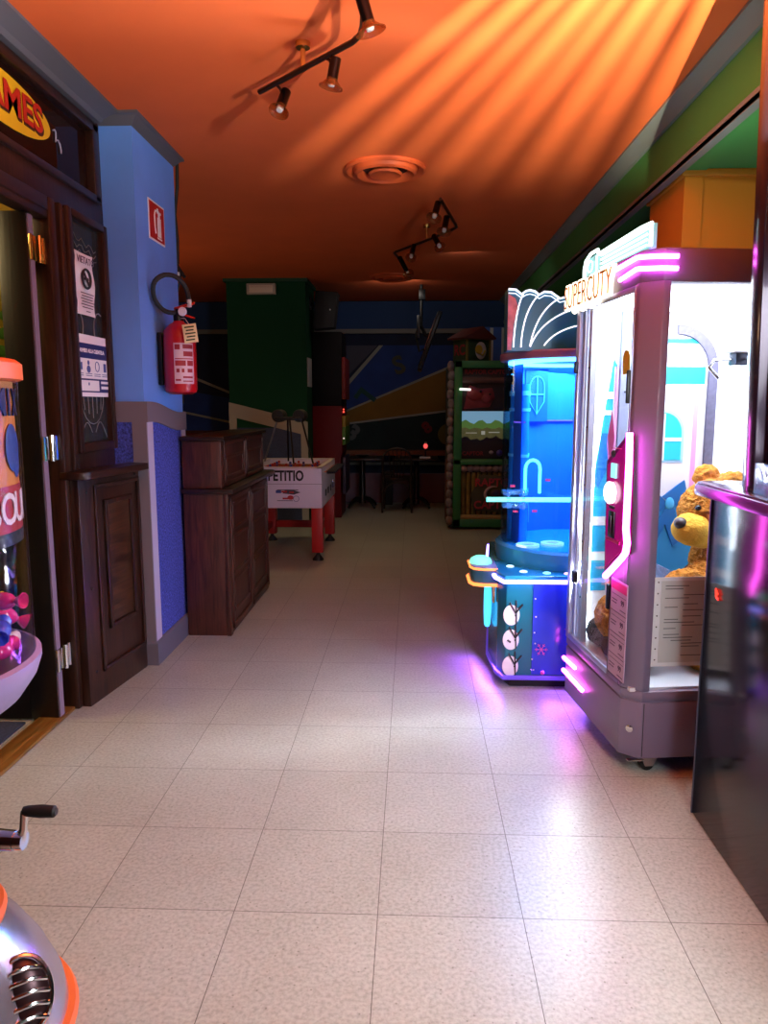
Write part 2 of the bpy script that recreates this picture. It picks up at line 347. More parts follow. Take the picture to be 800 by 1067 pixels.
# sign bar with light in the foyer
t = thing('wall_lamp', 'yellow glowing bar lamp seen through the open door glass', 'lamp', (-2.37, 4.29, 2.16))
MB().box(-.22, .22, -.03, .0, -.04, .04, .006).build('back_plate', M('lamp_plate', S(160, 130, 50), .5), t)
MB().cyl((-.2, -.045, 0), (.2, -.045, 0), .02).build('tube', glow('yellow_tube', (1, .82, .22, 1), 5), t)
t = thing('wall_decoration', 'green painted leaf panel below the yellow foyer lamp', 'wall panel', (-2.4, 4.295, 1.8))
MB().box(-.28, .28, -.02, 0, -.25, .25, .006).build('board', M('olive_board', S(150, 132, 40), .8), t)
lf = MB()
for i in range(7):
    a = i*2.4; r = .05+.025*i
    lf.sphere((r*math.cos(a), -.024, r*math.sin(a)), (.06, .008, .035), 10, 6)
lf.build('leaf_motif', M('leaf_green', S(60, 120, 40), .7), t)

# --- blue pillar
pl = struct('pillar_blue', MB().box(-1.60, -1.385, 3.8, 4.44, 0, 2.8), blue_wall, smooth=False)
cp = [(0, 2.8), (.05, 2.8), (.05, 2.788), (.035, 2.783), (.008, 2.752), (0, 2.745)]
def sweep_round(prof):
    """profile (out, z) run round the front and right of the blue pillar"""
    mb = MB(); bm = mb.bm
    loops = []
    for o_, z in prof:
        loops.append([bm.verts.new(p) for p in ((-1.57, 3.8-o_, z), (-1.385+o_, 3.8-o_, z), (-1.385+o_, 4.44+o_, z), (-1.57, 4.44+o_, z))])
    for a, b_ in zip(loops, loops[1:]):
        for i in range(3): bm.faces.new((a[i], a[i+1], b_[i+1], b_[i]))
    bmesh.ops.recalc_face_normals(bm, faces=bm.faces)
    return mb
sweep_round(cp).build('cornice', gray_trim, pl, sharp=20)
sweep_round([(0, .13), (.012, .13), (.022, .12), (.022, 0), (0, 0)]).build('skirting', M('skirting_grey', S(92, 90, 104), .5), pl, sharp=20)
rl = MB()
wv = lambda y: 1.365-.045*math.cos((3.86-y)/.6*PI)+.0
n = 18
front = [(-1.56, 1.41), (-1.378, 1.41), (-1.378, 1.305), (-1.56, 1.305)]
rl.prism([(-1.56, 1.41), (-1.366, 1.41), (-1.366, 1.305), (-1.56, 1.305)], 'y', 3.785, 3.8)
ys = [3.80+(4.45-3.80)*i/n for i in range(n+1)]
wavy = lambda y: -.03*(1-math.cos(min(1, max(0, (y-3.85)/.5))*PI))
rl.prism([(y, 1.41+wavy(y)) for y in ys]+[(y, 1.305+wavy(y)) for y in reversed(ys)], 'x', -1.386, -1.368)
rl.build('dado_rail', M('rail_grey', S(110, 102, 112), .55), pl, smooth=False)
MB().box(-1.55, -1.45, 3.792, 3.80, .13, 1.305).build('carpet_panel', carpet_blue, pl, smooth=False)
MB().box(-1.386, -1.380, 3.88, 4.37, .13, 1.30).build('carpet_panel', carpet_blue, pl, smooth=False)
MB().box(-1.45, -1.375, 3.787, 3.80, .13, 1.305).build('corner_strip', M('rail_grey', S(110, 102, 112)), pl, smooth=False)
MB().box(-1.386, -1.373, 3.80, 3.88, .13, 1.305).box(-1.386, -1.373, 4.37, 4.44, .13, 1.27).build('edge_strip', lilac_trim, pl, smooth=False)

# --- green pillar at the back
pg = struct('pillar_green', MB().box(-2.13, -1.225, 8.6, 9.3, 0, 2.8), green_dk, smooth=False)
MB().prism([(-2.135, 1.415), (-1.22, 1.19), (-1.22, 1.03), (-2.135, 1.255)], 'y', 8.58, 8.6).build('dado_rail', tan_trim, pg, smooth=False)
MB().box(-2.05, -1.30, 8.592, 8.6, 0, 1.12).build('lower_panel', M('grey_blue_panel', S(62, 70, 96), .9, noise_amt=.2, noise_scale=80), pg, smooth=False)
MB().box(-2.135, -2.05, 8.585, 8.6, 0, 1.26).box(-1.30, -1.22, 8.585, 8.6, 0, 1.06).build('edge_strip', tan_trim, pg, smooth=False)
MB().box(-2.16, -1.20, 8.57, 9.33, 2.765, 2.8).build('cornice', M('green_cornice', S(18, 66, 40), .7), pg, smooth=False)

# --- orange pillar on the right
orange_w = M('orange_pillar', S(206, 122, 22), .7)
po = struct('pillar_orange', MB().box(1.31, 1.95, 3.83, 4.36, 0, 2.52), orange_w, smooth=False)
MB().box(1.29, 1.97, 3.81, 4.38, 2.485, 2.52, .008).build('crown_strip', orange_w, po)
MB().box(1.305, 1.395, 3.818, 3.83, 0, 2.487).build('edge_strip', orange_w, po, smooth=False)

# ------------------------------------------------------------------ notices on the side light and the pillar
t = thing('notice', 'white paper with black round no smoking symbol on etched glass', 'notice', (-1.555, 3.545, 1.955))
pb = MB(); bmx = pb.bm
g = []
for i in range(9):
    row = []
    for j in range(11):
        u, v = i/8-.5, j/10-.5
        row.append((.0+.006*math.sin(j*.9+i*.4)+.004, u*.205+.004*math.sin(j*.8), v*.285))
    g.append(row)
for sgn in (0, 1):
    vv = [[bmx.verts.new((x+.0012*sgn, y, z)) for x, y, z in r] for r in g]
    for i in range(8):
        for j in range(10): bmx.faces.new((vv[i][j], vv[i+1][j], vv[i+1][j+1], vv[i][j+1]))
pb.build('sheet', paper, t)
s = MB(); xx = .016
s.tube([(xx, .043*math.cos(a), .025+.043*math.sin(a)) for a in [i*2*PI/24 for i in range(24)]], .006, 6, closed=True)
s.tube([(xx, -.03, .055), (xx, .03, -.005)], .005, 6).box(xx-.002, xx+.002, -.022, .02, .018, .03)
s.build('ban_symbol', ink, t)
MB().text('VIETATO', .045, frame_mat((xx, 0, .105), (0, 1, 0), (0, 0, 1)), .0006).build('heading', M('grey_ink', S(70, 66, 84), .7), t, smooth=False)
s = MB()
for k in range(6): s.box(xx-.001, xx, -.07+.01*(k % 2), .07-.008*(k % 3), -.045-.013*k, -.041-.013*k)
s.box(xx-.001, xx, -.02, .025, -.127, -.123)
s.build('print', M('grey_ink', S(70, 66, 84), .7), t, smooth=False)
t = thing('notice', 'blue and white customer notice poster taped below the no smoking paper', 'notice', (-1.553, 3.585, 1.578))
MB().box(0, .002, -.198, .198, -.145, .145).build('sheet', paper, t, smooth=False)
MB().box(.002, .003, -.198, .198, .035, .105).box(.002, .003, -.19, .19, -.125, -.06).build('colour_band', navy, t, smooth=False)
s = MB(); s.text('AVVISO ALLA CLIENTELA', .0255, frame_mat((.0042, 0, .07), (0, 1, 0), (0, 0, 1)), .0005, bold=.0008, sx=.95)
s.build('title_print', paper, t, smooth=False); s = MB(); s.box(.003, .0042, -.17, .06, -.118, -.068).box(.003, .0042, .085, .175, -.082, -.07).box(.003, .0042, .085, .175, -.108, -.094)
s.build('white_panel', paper, t, smooth=False)
s = MB()
for k, y in enumerate((-.14, -.045, .05, .14)):
    if k == 0: s.box(.002, .0035, y-.025, y-.01, -.02, .015).box(.002, .0035, y+.01, y+.025, -.02, .015)
    if k == 1: s.sphere((.002, y, -.015), (.002, .022, .018), 12, 8); s.sphere((.002, y, .015), (.002, .012, .012), 10, 6)
    if k == 2: s.tube([(.003, y+.022*math.cos(a), .0+.024*math.sin(a)) for a in [i*PI/6 for i in range(12)]], .002, 5, closed=True)
    if k == 3: s.box(.002, .0035, y-.014, y+.014, -.024, .018)
    for q in range(2): s.box(.002, .003, y-.035, y+.035, -.038-.009*q, -.035-.009*q)
s.sphere((.0045, -.055, -.085), (.001, .008, .008), 8, 6)
s.build('pictogram', M('picto_blue', S(70, 84, 150), .7), t, smooth=False)

t = thing('safety_sign', 'red and white fire extinguisher sign high on the blue pillar', 'sign', (-1.385, 4.105, 2.36))
MB().box(0, .004, -.122, .122, -.102, .102).build('plate', white_p, t, smooth=False)
MB().box(.004, .0055, -.112, .112, -.093, .093).build('red_field', M('sign_red2', S(176, 22, 26), .5), t, smooth=False)
s = MB(); s.box(.0055, .0075, .002, .058, -.07, .03, .001).box(.0055, .0075, .016, .045, .03, .05).box(.0055, .0075, -.004, .06, .05, .062).box(.0055, .0075, .0, .02, .062, .075)
s.box(.0055, .0075, -.005, .065, -.082, -.074)
s.tube([(.0065, .02, .062), (.0065, -.03, .058), (.0065, -.045, .03), (.0065, -.04, -.03), (.0065, -.03, -.06)], .004, 6)
s.build('pictogram', white_p, t)

# ------------------------------------------------------------------ fire extinguisher
t = thing('fire_extinguisher', 'red fire extinguisher with black hose hung on the blue pillar', 'fire extinguisher', (-1.27, 4.06, 1.45))
ext_red = M('extinguisher_red', S(176, 16, 30), .28, coat=.4)
MB().lathe([(0, 0), (.06, .0), (.082, .012), (.088, .03), (.088, .30), (.083, .335), (.06, .365), (.03, .385), (.024, .40), (0, .40)], seg=32).build('body', ext_red, t)
MB().lathe([(0, .39), (.028, .39), (.028, .42), (.018, .43), (.018, .455), (0, .455)], seg=16).box(-.012, .035, -.012, .012, .42, .445, .003).build('valve', black_metal, t)
MB().prism([(-.02, .447), (.09, .48), (.092, .492), (-.02, .462)], 'y', -.012, .012, .003).prism([(.03, .43), (.09, .41), (.088, .402), (.03, .418)], 'y', -.01, .01, .002).build('handle', M('handle_red', S(200, 40, 24), .35), t)
q = frame_mat((.034, -.03, .437), (1, 0, 0), (0, 0, 1))
MB().lathe([(0, 0), (.022, 0), (.024, .008), (.02, .012), (0, .012)], seg=20, mat=q).build('gauge', white_p, t)
hp = []
for a_, b_, c_ in (((-.01, -.01, .435), (-.07, -.05, .42), (-.085, -.12, .49)), ((-.085, -.12, .49), (-.10, -.16, .585), (-.03, -.11, .615)), ((-.03, -.11, .615), (.03, -.06, .63), (.058, -.03, .555)), ((.058, -.03, .555), (.068, -.02, .52), (.066, -.02, .48))):
    hp += bez(a_, b_, c_, 7)[:-1]
hp.append((.066, -.02, .475))
MB().tube(hp, .0125, 10).build('hose', black_rub, t)
MB().cyl((.066, -.02, .50), (.069, -.02, .462), .014, .012).build('nozzle', M('nozzle', S(190, 190, 190), .4), t)
MB().lathe([(.0886, .055), (.0892, .055), (.0892, .27), (.0886, .27)], seg=20, a0=-PI*.52, a1=-PI*.12).build('label_sheet', M('label_white', S(206, 176, 190), .5), t)
s = MB()
for z0, z1, a0, a1 in ((.235, .262, -.50, -.40), (.20, .226, -.34, -.14), (.185, .19, -.5, -.14), (.15, .178, -.5, -.30), (.15, .178, -.27, -.14), (.115, .135, -.48, -.42), (.115, .135, -.38, -.33), (.115, .135, -.27, -.16), (.07, .08, -.5, -.4), (.085, .095, -.36, -.16), (.066, .072, -.36, -.16), (.24, .262, -.35, -.14)):
    s.lathe([(.0893, z0), (.0897, z0), (.0897, z1), (.0893, z1)], seg=8, a0=PI*a0, a1=PI*a1)
s.build('label_print', M('label_red', S(150, 24, 40), .5), t)
MB().box(-.113, -.088, -.03, .03, .05, .33, .003).build('bracket', black_metal, t)
tg = MB(); tg.box(-.036, .036, -.003, 0, -.10, 0, .001)
tgo = tg.build('inspection_tag', M('tag_paper', S(232, 226, 180), .7), t); rot_part(tgo, (math.radians(-10), math.radians(-8), math.radians(10)), (.085, -.10, .365))
s = MB()
for k in range(5): s.box(-.026+.006*(k % 2), .02+.004*(k % 3), -.005, -.0035, -.088+.017*k, -.081+.017*k)
so = s.build('tag_print', M('tag_ink', S(60, 80, 40), .7), tgo, smooth=False)
MB().tube([(0, 0, .405), (.05, -.05, .40), (.085, -.101, .365)], .002, 5).build('tag_string', white_p, t)

# hanging cable with plug behind the pillar
t = thing('cable', 'black cable with a loose plug hanging down the back corner of the blue pillar', 'cable', (-1.40, 4.50, 2.2))
cp_ = [(.02, 0, .6), (.015, .0, .45), (-.005, 0, .3), (.005, .0, .15), (.0, 0, .02)]
MB().tube(cp_, .010, 8).tube([(.0, 0, .02), (.02, -.01, -.05), (-.01, .0, -.15), (.0, 0, -.35), (.0, .0, -.8)], .006, 8).build('cord', black_rub, t)
MB().cyl((-.005, 0, .0), (.005, 0, -.07), .018, .012).cyl((.0, 0, .0), (.045, -.02, -.06), .012, .009).build('plug', black_rub, t)
MB().lathe([(0, -.03), (.019, -.03), (.019, -.05), (0, -.05)], seg=12).build('plug_ring', white_p, t)

# ------------------------------------------------------------------ low panelled wooden cabinet by the side light
t = thing('panelled_cabinet', 'low dark wooden panelled cabinet standing against the blue pillar', 'cabinet', (-1.49, 3.22, 0), math.radians(-7.5))
MB().box(-.058, 0, 0, .55, 0, 1.065, .004).build('body', wood, t)
MB().prism([(-.06, -.045), (.03, -.045), (.055, -.03), (.066, 0), (.066, .535), (.055, .55), (-.06, .55)], 'z', 1.065, 1.10, .008).build('top', wood_y, t)
f = MB()
for y0, y1, z0, z1, w, d in ((  .115, .535, .13, 1.03, .022, .012), (.19, .45, .32, .95, .024, .016)):
    f.box(0, d, y0, y0+w, z0, z1, .005).box(0, d, y1-w, y1, z0, z1, .005).box(0, d, y0, y1, z0, z0+w, .005).box(0, d, y0, y1, z1-w, z1, .005)
f.build('moulding', wood, t)
MB().box(0, .006, .214, .426, .344, .926, .003).build('centre_panel', wood_mat('figured_wood', S(36, 18, 10), S(80, 48, 28), axis=1), t)
for y, z in ((.06, 1.0), (.06, .55), (.06, .15), (.50, 1.045)): MB().sphere((.003, y, z), (.004, .008, .008), 10, 6).build('screw_cap', black_metal, t)

# ------------------------------------------------------------------ bar counter
t = thing('bar_counter', 'tall dark wooden bar counter with a ledge behind the blue pillar', 'counter', (-1.10, 4.30, 0))
MB().box(-.26, 0, 0, 1.2, 0, .872, .006).box(-.02, .006, -.004, .05, 0, .872, .003).build('lower_case', wood_red, t)
MB().box(-.255, -.025, 0, 1.2, .902, 1.185, .006).build('upper_case', wood_red, t)
MB().prism([(-.26, -.03), (.045, -.03), (.05, 0), (.05, 1.27), (.03, 1.31), (-.26, 1.31)], 'z', .872, .902, .006).build('ledge', M('bar_ledge', S(34, 18, 14), .3), t)
MB().prism([(-.262, -.03), (.0, -.03), (.0, 1.23), (-.262, 1.23)], 'z', 1.185, 1.21, .006).build('top', M('bar_ledge', S(34, 18, 14)), t)
def panel_front(mb, x, y0, y1, z0, z1, d=.012, w=.03):
    mb.box(x, x+d, y0, y0+w, z0, z1, .003).box(x, x+d, y1-w, y1, z0, z1, .003).box(x, x+d, y0, y1, z0, z0+w, .003).box(x, x+d, y0, y1, z1-w, z1, .003)
f = MB()
for y0, y1 in ((.06, .60), (.62, 1.18)):
    panel_front(f, 0, y0, y1, .03, .85); panel_front(f, .0, y0+.06, y1-.06, .12, .33, .008, .02); panel_front(f, .0, y0+.06, y1-.06, .36, .60, .008, .02); panel_front(f, .0, y0+.06, y1-.06, .63, .80, .008, .02)
f.build('lower_panelling', wood_red, t)
f = MB()
for y0, y1 in ((.05, .60), (.62, 1.18)):
    panel_front(f, -.025, y0, y1, .91, 1.18, .01, .025); panel_front(f, -.025, y0+.05, y1-.05, .95, 1.09, .008, .02)
f.build('upper_panelling', wood_red, t)

# ------------------------------------------------------------------ spot tracks on the ceiling
bronze = M('bronze', S(70, 44, 34), .3, .8)
amber = pane_mat('amber_glass', (.75, .42, .2, 1), haze=.25, haze_col=S(150, 90, 50))
def spot(par, base, a, d, dark=True, disc=.05):
    """spot head: joint at base on the rail, body from a towards d where the reflector sits"""
    base, a, d = Vector(base), Vector(a), Vector(d); u = (d-a).normalized()
    h = MB().cyl(a-u*.01, a+u*(d-a).length*.72, .021, .021, 14).build('spot_head', M('spot_body', S(40, 30, 30), .22, .9), par)
    MB().tube([base, base*.5+a*.5+Vector((0, 0, -.004)), a+u*.03], .006, 8).build('stem', bronze, h)
    q = u.to_track_quat('Z', 'Y').to_matrix().to_4x4(); q.translation = d
    MB().lathe([(.018, -.035), (.024, -.02), (disc*.9, -.002), (disc, 0), (disc, .004), (disc*.88, .002), (.022, -.014), (.016, -.03)], seg=24, mat=q).build('reflector', amber, h)
    MB().lathe([(0, -.03), (.012, -.03), (.016, -.015), (.012, -.002), (0, 0)], seg=14, mat=q).build('bulb', M('bulb_glass', S(230, 230, 232), .15, .3), h)
def spot_track(label, rail, heads, mounts, origin, k=1.0):
    up_ = lambda p: (p[0]*k, p[1]*k, 1.4+(p[2]-1.4)*k)
    rail = [up_(p) for p in rail]; mounts = [up_(p) for p in mounts]; heads = [(up_(a), up_(b_), up_(c_), d_) for a, b_, c_, d_ in heads]; origin = (origin[0]*k, origin[1]*k, origin[2])
    t = thing('spot_track', label, 'ceiling light', origin, group=None)
    O = Vector(origin)
    MB().tube([Vector(p)-O for p in rail], .011, 10).build('rail', bronze, t)
    for p in mounts: MB().cyl(Vector((p[0], p[1], 2.8))-O, Vector(p)-O, .012, .009, 10).lathe([(0, 0), (.03, 0), (.028, -.02), (0, -.02)], c=Vector((p[0], p[1], 2.8))-O, seg=16).build('ceiling_mount', brass, t)
    for b_, a_, d_, ds in heads: spot(t, Vector(b_)-O, Vector(a_)-O, Vector(d_)-O, disc=ds)
spot_track('bronze three lamp spot track on the bright orange ceiling near the camera',
    [(-.634, 3.216, 2.66), (-.22, 2.81, 2.66), (-.19, 2.76, 2.66), (-.178, 2.70, 2.66), (-.15, 2.42, 2.66)],
    [((-.553, 3.137, 2.66), (-.516, 3.143, 2.625), (-.537, 3.106, 2.545), .042), ((-.334, 2.922, 2.66), (-.29, 2.893, 2.635), (-.308, 2.90, 2.55), .046), ((-.16, 2.50, 2.66), (-.166, 2.485, 2.64), (-.138, 2.497, 2.55), .05)],
    [(-.425, 3.012, 2.66)], (-.425, 3.012, 2.8), 1.035)
spot_track('dark zigzag spot track with five lamps beyond the round ceiling vents',
    [(.165, 4.925, 2.68), (.30, 5.60, 2.68), (.31, 5.68, 2.68), (.29, 5.744, 2.68), (.10, 6.12, 2.68), (-.15, 6.55, 2.68), (-.168, 6.60, 2.68), (-.16, 6.66, 2.68), (-.12, 6.95, 2.68)],
    [((.175, 4.98, 2.68), (.150, 4.964, 2.66), (.126, 4.913, 2.565), .05), ((.25, 5.35, 2.68), (.222, 5.33, 2.66), (.204, 5.28, 2.56), .05), ((.16, 6.0, 2.68), (.155, 5.90, 2.66), (.195, 5.824, 2.57), .045), ((-.0, 6.30, 2.68), (-.003, 6.25, 2.66), (-.023, 6.163, 2.56), .045), ((-.13, 6.80, 2.68), (-.12, 6.75, 2.66), (-.05, 6.98, 2.57), .05)],
    [(.10, 6.12, 2.68)], (.10, 6.12, 2.8))
def round_vent(label, x, y, R):
    t = thing('ceiling_vent', label, 'ceiling vent', (x, y, 2.8), group=None)
    ov = M('vent_orange', S(206, 84, 40), .6)
    MB().lathe([(R*.80, 0), (R, 0), (R, -.012), (R*.95, -.022), (R*.82, -.01), (R*.80, 0)], seg=48).build('outer_ring', ov, t)
    MB().lathe([(R*.56, -.002), (R*.80, -.002), (R*.76, -.03), (R*.70, -.04), (R*.60, -.022), (R*.56, -.002)], seg=48).build('middle_ring', ov, t)
    MB().lathe([(0, -.012), (R*.34, -.012), (R*.42, -.03), (R*.38, -.042), (R*.25, -.03), (0, -.028)], seg=40).build('centre_disc', ov, t)
    MB().lathe([(0, -.001), (R*.86, -.001), (R*.86, -.003), (0, -.003)], seg=40).build('dark_opening', M('vent_dark', S(70, 26, 18), .9), t)
round_vent('large round orange ceiling vent between the two spot tracks', -.175, 4.70, .245)
round_vent('small looking far round ceiling vent beyond the zigzag spot track', -.24, 8.52, .25)

# ------------------------------------------------------------------ claw machine
t = thing('claw_machine', 'tall mauve and white claw machine with pink neon and a teddy bear inside', 'claw machine', (.80, 2.655, 0), math.radians(7))
CL = t
outl = [(0, .06), (.06, 0), (.75, 0), (.75, .69), (0, .69)]
cab = MB().prism(outl, 'z', .07, .292, .006).prism([(.006, .062), (.062, .006), (.744, .006), (.744, .684), (.006, .684)], 'z', .292, .30).prism(outl, 'z', .30, .335, .004).build('base_cabinet', mauve, t)
MB().box(.068, .0705, -.0015, 0, .08, .29).build('panel_seam', ink, cab, smooth=False)
q = frame_mat((.03, .03, .182), (.707, -.707, 0), (0, 0, 1))
MB().lathe([(0, .0), (.014, .0), (.014, .006), (.008, .008), (0, .008)], seg=16, mat=frame_mat((.031, .029, .182), (.707, -.707, 0), (0, 0, 1))).build('lock', chrome, cab)
MB().prism([(0, .088), (0, .06), (.06, 0), (.088, 0), (.088, .03), (.03, .088)], 'z', .335, 1.82, .004).build('corner_post', mauve, t)
MB().box(0, .025, .665, .69, .335, 1.82).box(.70, .75, 0, .05, .335, 1.82).box(.72, .75, .66, .69, .335, 1.82).build('rear_post', M('pale_metal', S(190, 196, 220), .35, .3), t, smooth=False)
MB().prism(outl, 'z', 1.815, 1.93, .008).build('header', mauve, t)
wht = M('interior_white', S(214, 216, 226), .5)
MB().box(.02, .72, .02, .66, .33, .345).build('interior_floor', wht, t, smooth=False)
bp_ = MB().box(.02, .72, .645, .66, .345, 1.81).build('back_panel', wht, t, smooth=False)
MB().box(.705, .72, .02, .645, .345, 1.81).build('side_panel', wht, t, smooth=False)
# prints on the back panel
teal = M('teal_print', S(20, 176, 196), .6); skyb = M('sky_print', S(40, 140, 206), .6); dblue = M('ribbon_blue', S(16, 98, 172), .5)
def bprint(name, mb, mat): return mb.build(name, mat, bp_, smooth=False)
yb = .645
bprint('teal_band', MB().box(.20, .57, yb-.002, yb, 1.485, 1.56).box(.20, .56, yb-.002, yb, 1.66, 1.68), teal)
bprint('tower_print', MB().box(.045, .155, yb-.004, yb, .56, 1.56).prism([(.03, 1.56), (.17, 1.56), (.10, 1.68)], 'y', yb-.004, yb), M('tower_cyan', S(24, 150, 200), .6))
for z0_, z1_ in ((1.42, 1.45), (1.35, 1.37), (.86, .90), (.70, .74)): bprint('tower_band', MB().box(.045, .155, yb-.006, yb, z0_, z1_), wht)
bprint('gate_print', MB().prism([(.06, 1.27), (.145, 1.27), (.145, 1.12), (.10, 1.03), (.06, 1.10)], 'y', yb-.007, yb), dblue)
bprint('pink_edge', MB().box(.165, .172, yb-.012, yb, .56, 1.56).box(.525, .545, yb-.003, yb, .9, 1.48), M('pink_print', S(226, 150, 206), .6))
bprint('steel_strip', MB().box(.178, .218, yb-.02, yb, .345, 1.81), M('steel_strip', S(150, 158, 190), .35, .4))
archw = [(.31, 1.15), (.475, 1.15)]+[(.3925+.0825*math.cos(a), 1.27+.09*math.sin(a)) for a in [i*PI/12 for i in range(13)]]
bprint('window_print_edge', MB().prism([(.3925+(x-.3925)*1.16, 1.24+(z-1.24)*1.13) for x, z in archw], 'y', yb-.002, yb), M('print_grey', S(150, 190, 222), .6))
bprint('window_print', MB().prism(archw, 'y', yb-.004, yb), teal)
bprint('window_bars', MB().box(.31, .475, yb-.006, yb, 1.235, 1.25).box(.389, .397, yb-.006, yb, 1.15, 1.355), wht)
bag = [(.24, .345), (.56, .345), (.55, .90), (.50, .955), (.30, .955), (.25, .90)]
bprint('gift_bag_print', MB().prism(bag, 'y', yb-.002, yb), skyb)
for nm, ps in (('bow_print', [(.44, .96), (.40, .985), (.47, 1.04), (.50, 1.06), (.525, .96), (.50, .93)]), ('bow_print', [(.43, .955), (.38, 1.0), (.31, 1.0), (.30, .93), (.37, .90)]), ('bow_print', [(.43, .95), (.46, .93), (.50, .79), (.46, .76), (.42, .86), (.38, .78), (.35, .82)])):
    bprint(nm, MB().prism(ps, 'y', yb-.008, yb), dblue)
bprint('bow_knot', MB().sphere((.435, yb-.008, .955), (.022, .006, .028)), M('ribbon_light', S(60, 160, 220), .45))
ga = MB(); pts = [(.60+.035*0, .5)]; ro = []; ri = []
for i in range(13):
    a = i/12*PI/2; ro.append((.43+.19*math.cos(a), 1.55+.19*math.sin(a))); ri.append((.43+.15*math.cos(a), 1.55+.15*math.sin(a)))
ga.prism([(.62, .345)]+ro+list(reversed(ri))+[(.58, .345)], 'y', yb-.015, yb)
bprint('grey_arch', ga, M('arch_grey', S(84, 80, 104), .6, noise_amt=.2, noise_scale=60))
bprint('text_print', MB().box(.232, .30, yb-.004, yb, 1.30, 1.303), ink)
tp = MB()
for k in range(9): tp.box(.02-.001, .0215, .09, .15-.012*(k % 3), 1.27+.02*k+(.05 if k > 5 else 0), 1.274+.02*k+(.05 if k > 5 else 0))
tp.build('pane_print', M('grey_ink', S(70, 66, 84)), t, smooth=False)
# panes
MB().box(.006, .012, .085, .668, .345, 1.80).build('door_pane', clear, t, smooth=False)
MB().box(.088, .70, .006, .012, .345, 1.815).build('front_pane', clear, t, smooth=False)
dm = M('door_rim', S(170, 176, 206), .3, .5)
fr = MB().box(-.004, .012, .655, .69, .335, 1.815, .003).box(-.004, .012, .088, .69, 1.79, 1.815, .003).box(-.004, .012, .20, .69, .335, .36, .003).box(-.004, .006, .088, .098, 1.25, 1.80, .002)
df = fr.build('door_frame', dm, t)
MB().box(-.016, 0, .655, .68, 1.53, 1.58, .003).box(-.02, 0, .565, .60, .615, .665, .004).build('latch', M('latch', S(40, 40, 52), .3, .7), df)
MB().box(-.016, .004, .09, .104, 1.40, 1.52, .004).build('handle', blackpaint, df)
MB().box(.018, .045, .56, .59, .345, 1.81).box(.018, .045, .61, .625, .345, 1.81).build('inner_rail', M('pale_metal', S(190, 196, 220)), t, smooth=False)
sc = MB()
for z in (.55, .8, 1.05, 1.3, 1.55): sc.sphere((.017, .575, z), (.003, .005, .005), 8, 6)
for z in (.75, 1.1, 1.45): sc.sphere((.198, .622, z), (.005, .003, .005), 8, 6)
sc.build('screw', ink, t)
lw = MB().box(.30, .306, .30, .60, .345, .72).build('inner_guard', pane_mat('guard_pane', (.9, .94, 1, 1), haze=.3, haze_col=S(190, 196, 230)), t, smooth=False)
# control column with backlit magenta panel
col = MB().box(.0, .06, .05, .20, .345, 1.20).box(.0, .02, .088, .20, .335, 1.0).build('control_column', mauve, t, smooth=False)
hexp = [(.035, 1.293), (.216, 1.183), (.195, .745), (.018, .86)]
hexi = [(.045, 1.262), (.20, 1.168), (.183, .775), (.032, .868)]
MB().prism(hexp, 'x', -.03, .0, .002).build('control_panel', M('control_dark', S(78, 10, 50), .25, emit=(.75, .01, .42, 1), es=.12), t, smooth=False)
cpn = MB().prism(hexi, 'x', -.032, -.03).build('panel_face', M('control_face', S(120, 8, 70), .15, emit=(.8, .01, .40, 1), es=.28), t, smooth=False)
for q_ in ((.05, .18, .885, .897), (.07, .16, 1.235, 1.238)): MB().box(-.037, -.032, *q_).build('panel_line', M('panel_line', S(200, 60, 150), .3), cpn, smooth=False)
MB().box(-.04, -.032, .10, .155, .90, 1.0, .003).box(-.04, -.032, .112, .15, 1.01, 1.02).box(-.045, -.032, .12, .135, .915, .985, .002).build('coin_slot', blackpaint, cpn)
MB().box(-.038, -.032, .105, .155, 1.125, 1.18, .002).build('display', glow('display_cyan', (.35, .9, 1, 1), 1.0), cpn)
MB().lathe([(0, 0), (.04, 0), (.042, .012), (.034, .02), (0, .024)], seg=28, mat=frame_mat((-.032, .145, 1.068), (0, -1, 0), (0, 0, 1))).build('push_button', glow('button_white', (1, .93, 1, 1), 3.5), cpn)
MB().sphere((-.035, .14, 1.215), (.008, .014, .014)).build('camera_lens', ink, cpn)
MB().tube([(-.024, .03, 1.297)]+[(-.024, .022-.0*k, 1.27-.08*k) for k in range(1, 5)]+[(-.024, .006, .90), (-.024, .016, .862), (-.024, .045, .838), (-.024, .12, .785), (-.024, .195, .735)], .012, 10).build('neon_edge', mag_glow, t)
MB().box(-.012, 0, .195, .215, .60, .70, .003).build('column_bracket', M('latch', S(40, 40, 52)), t)
pr = MB().box(-.003, 0, .03, .182, .36, .735).build('price_list', M('price_lilac', S(186, 160, 190), .6), t, smooth=False)
MB().box(-.004, -.003, .035, .178, .695, .728).build('price_header', M('price_pink', S(200, 40, 120), .6), pr, smooth=False)
s = MB()
for k in range(4):
    z = .655-.085*k
    s.box(-.004, -.003, .04, .17, z+.022, z+.0235).box(-.004, -.003, .12, .17, z, z+.003).box(-.004, -.003, .125, .17, z-.012, z-.009).box(-.004, -.003, .04, .09, z-.03, z-.027)
    s.text('99', .03, frame_mat((-.0036, .07, z), (0, -1, 0), (0, 0, 1)), .0004, bold=.001)
    s.box(-.004, -.003, .035, .178, z-.045, z-.043)
s.build('price_print', M('price_ink', S(80, 56, 92), .6), pr, smooth=False)
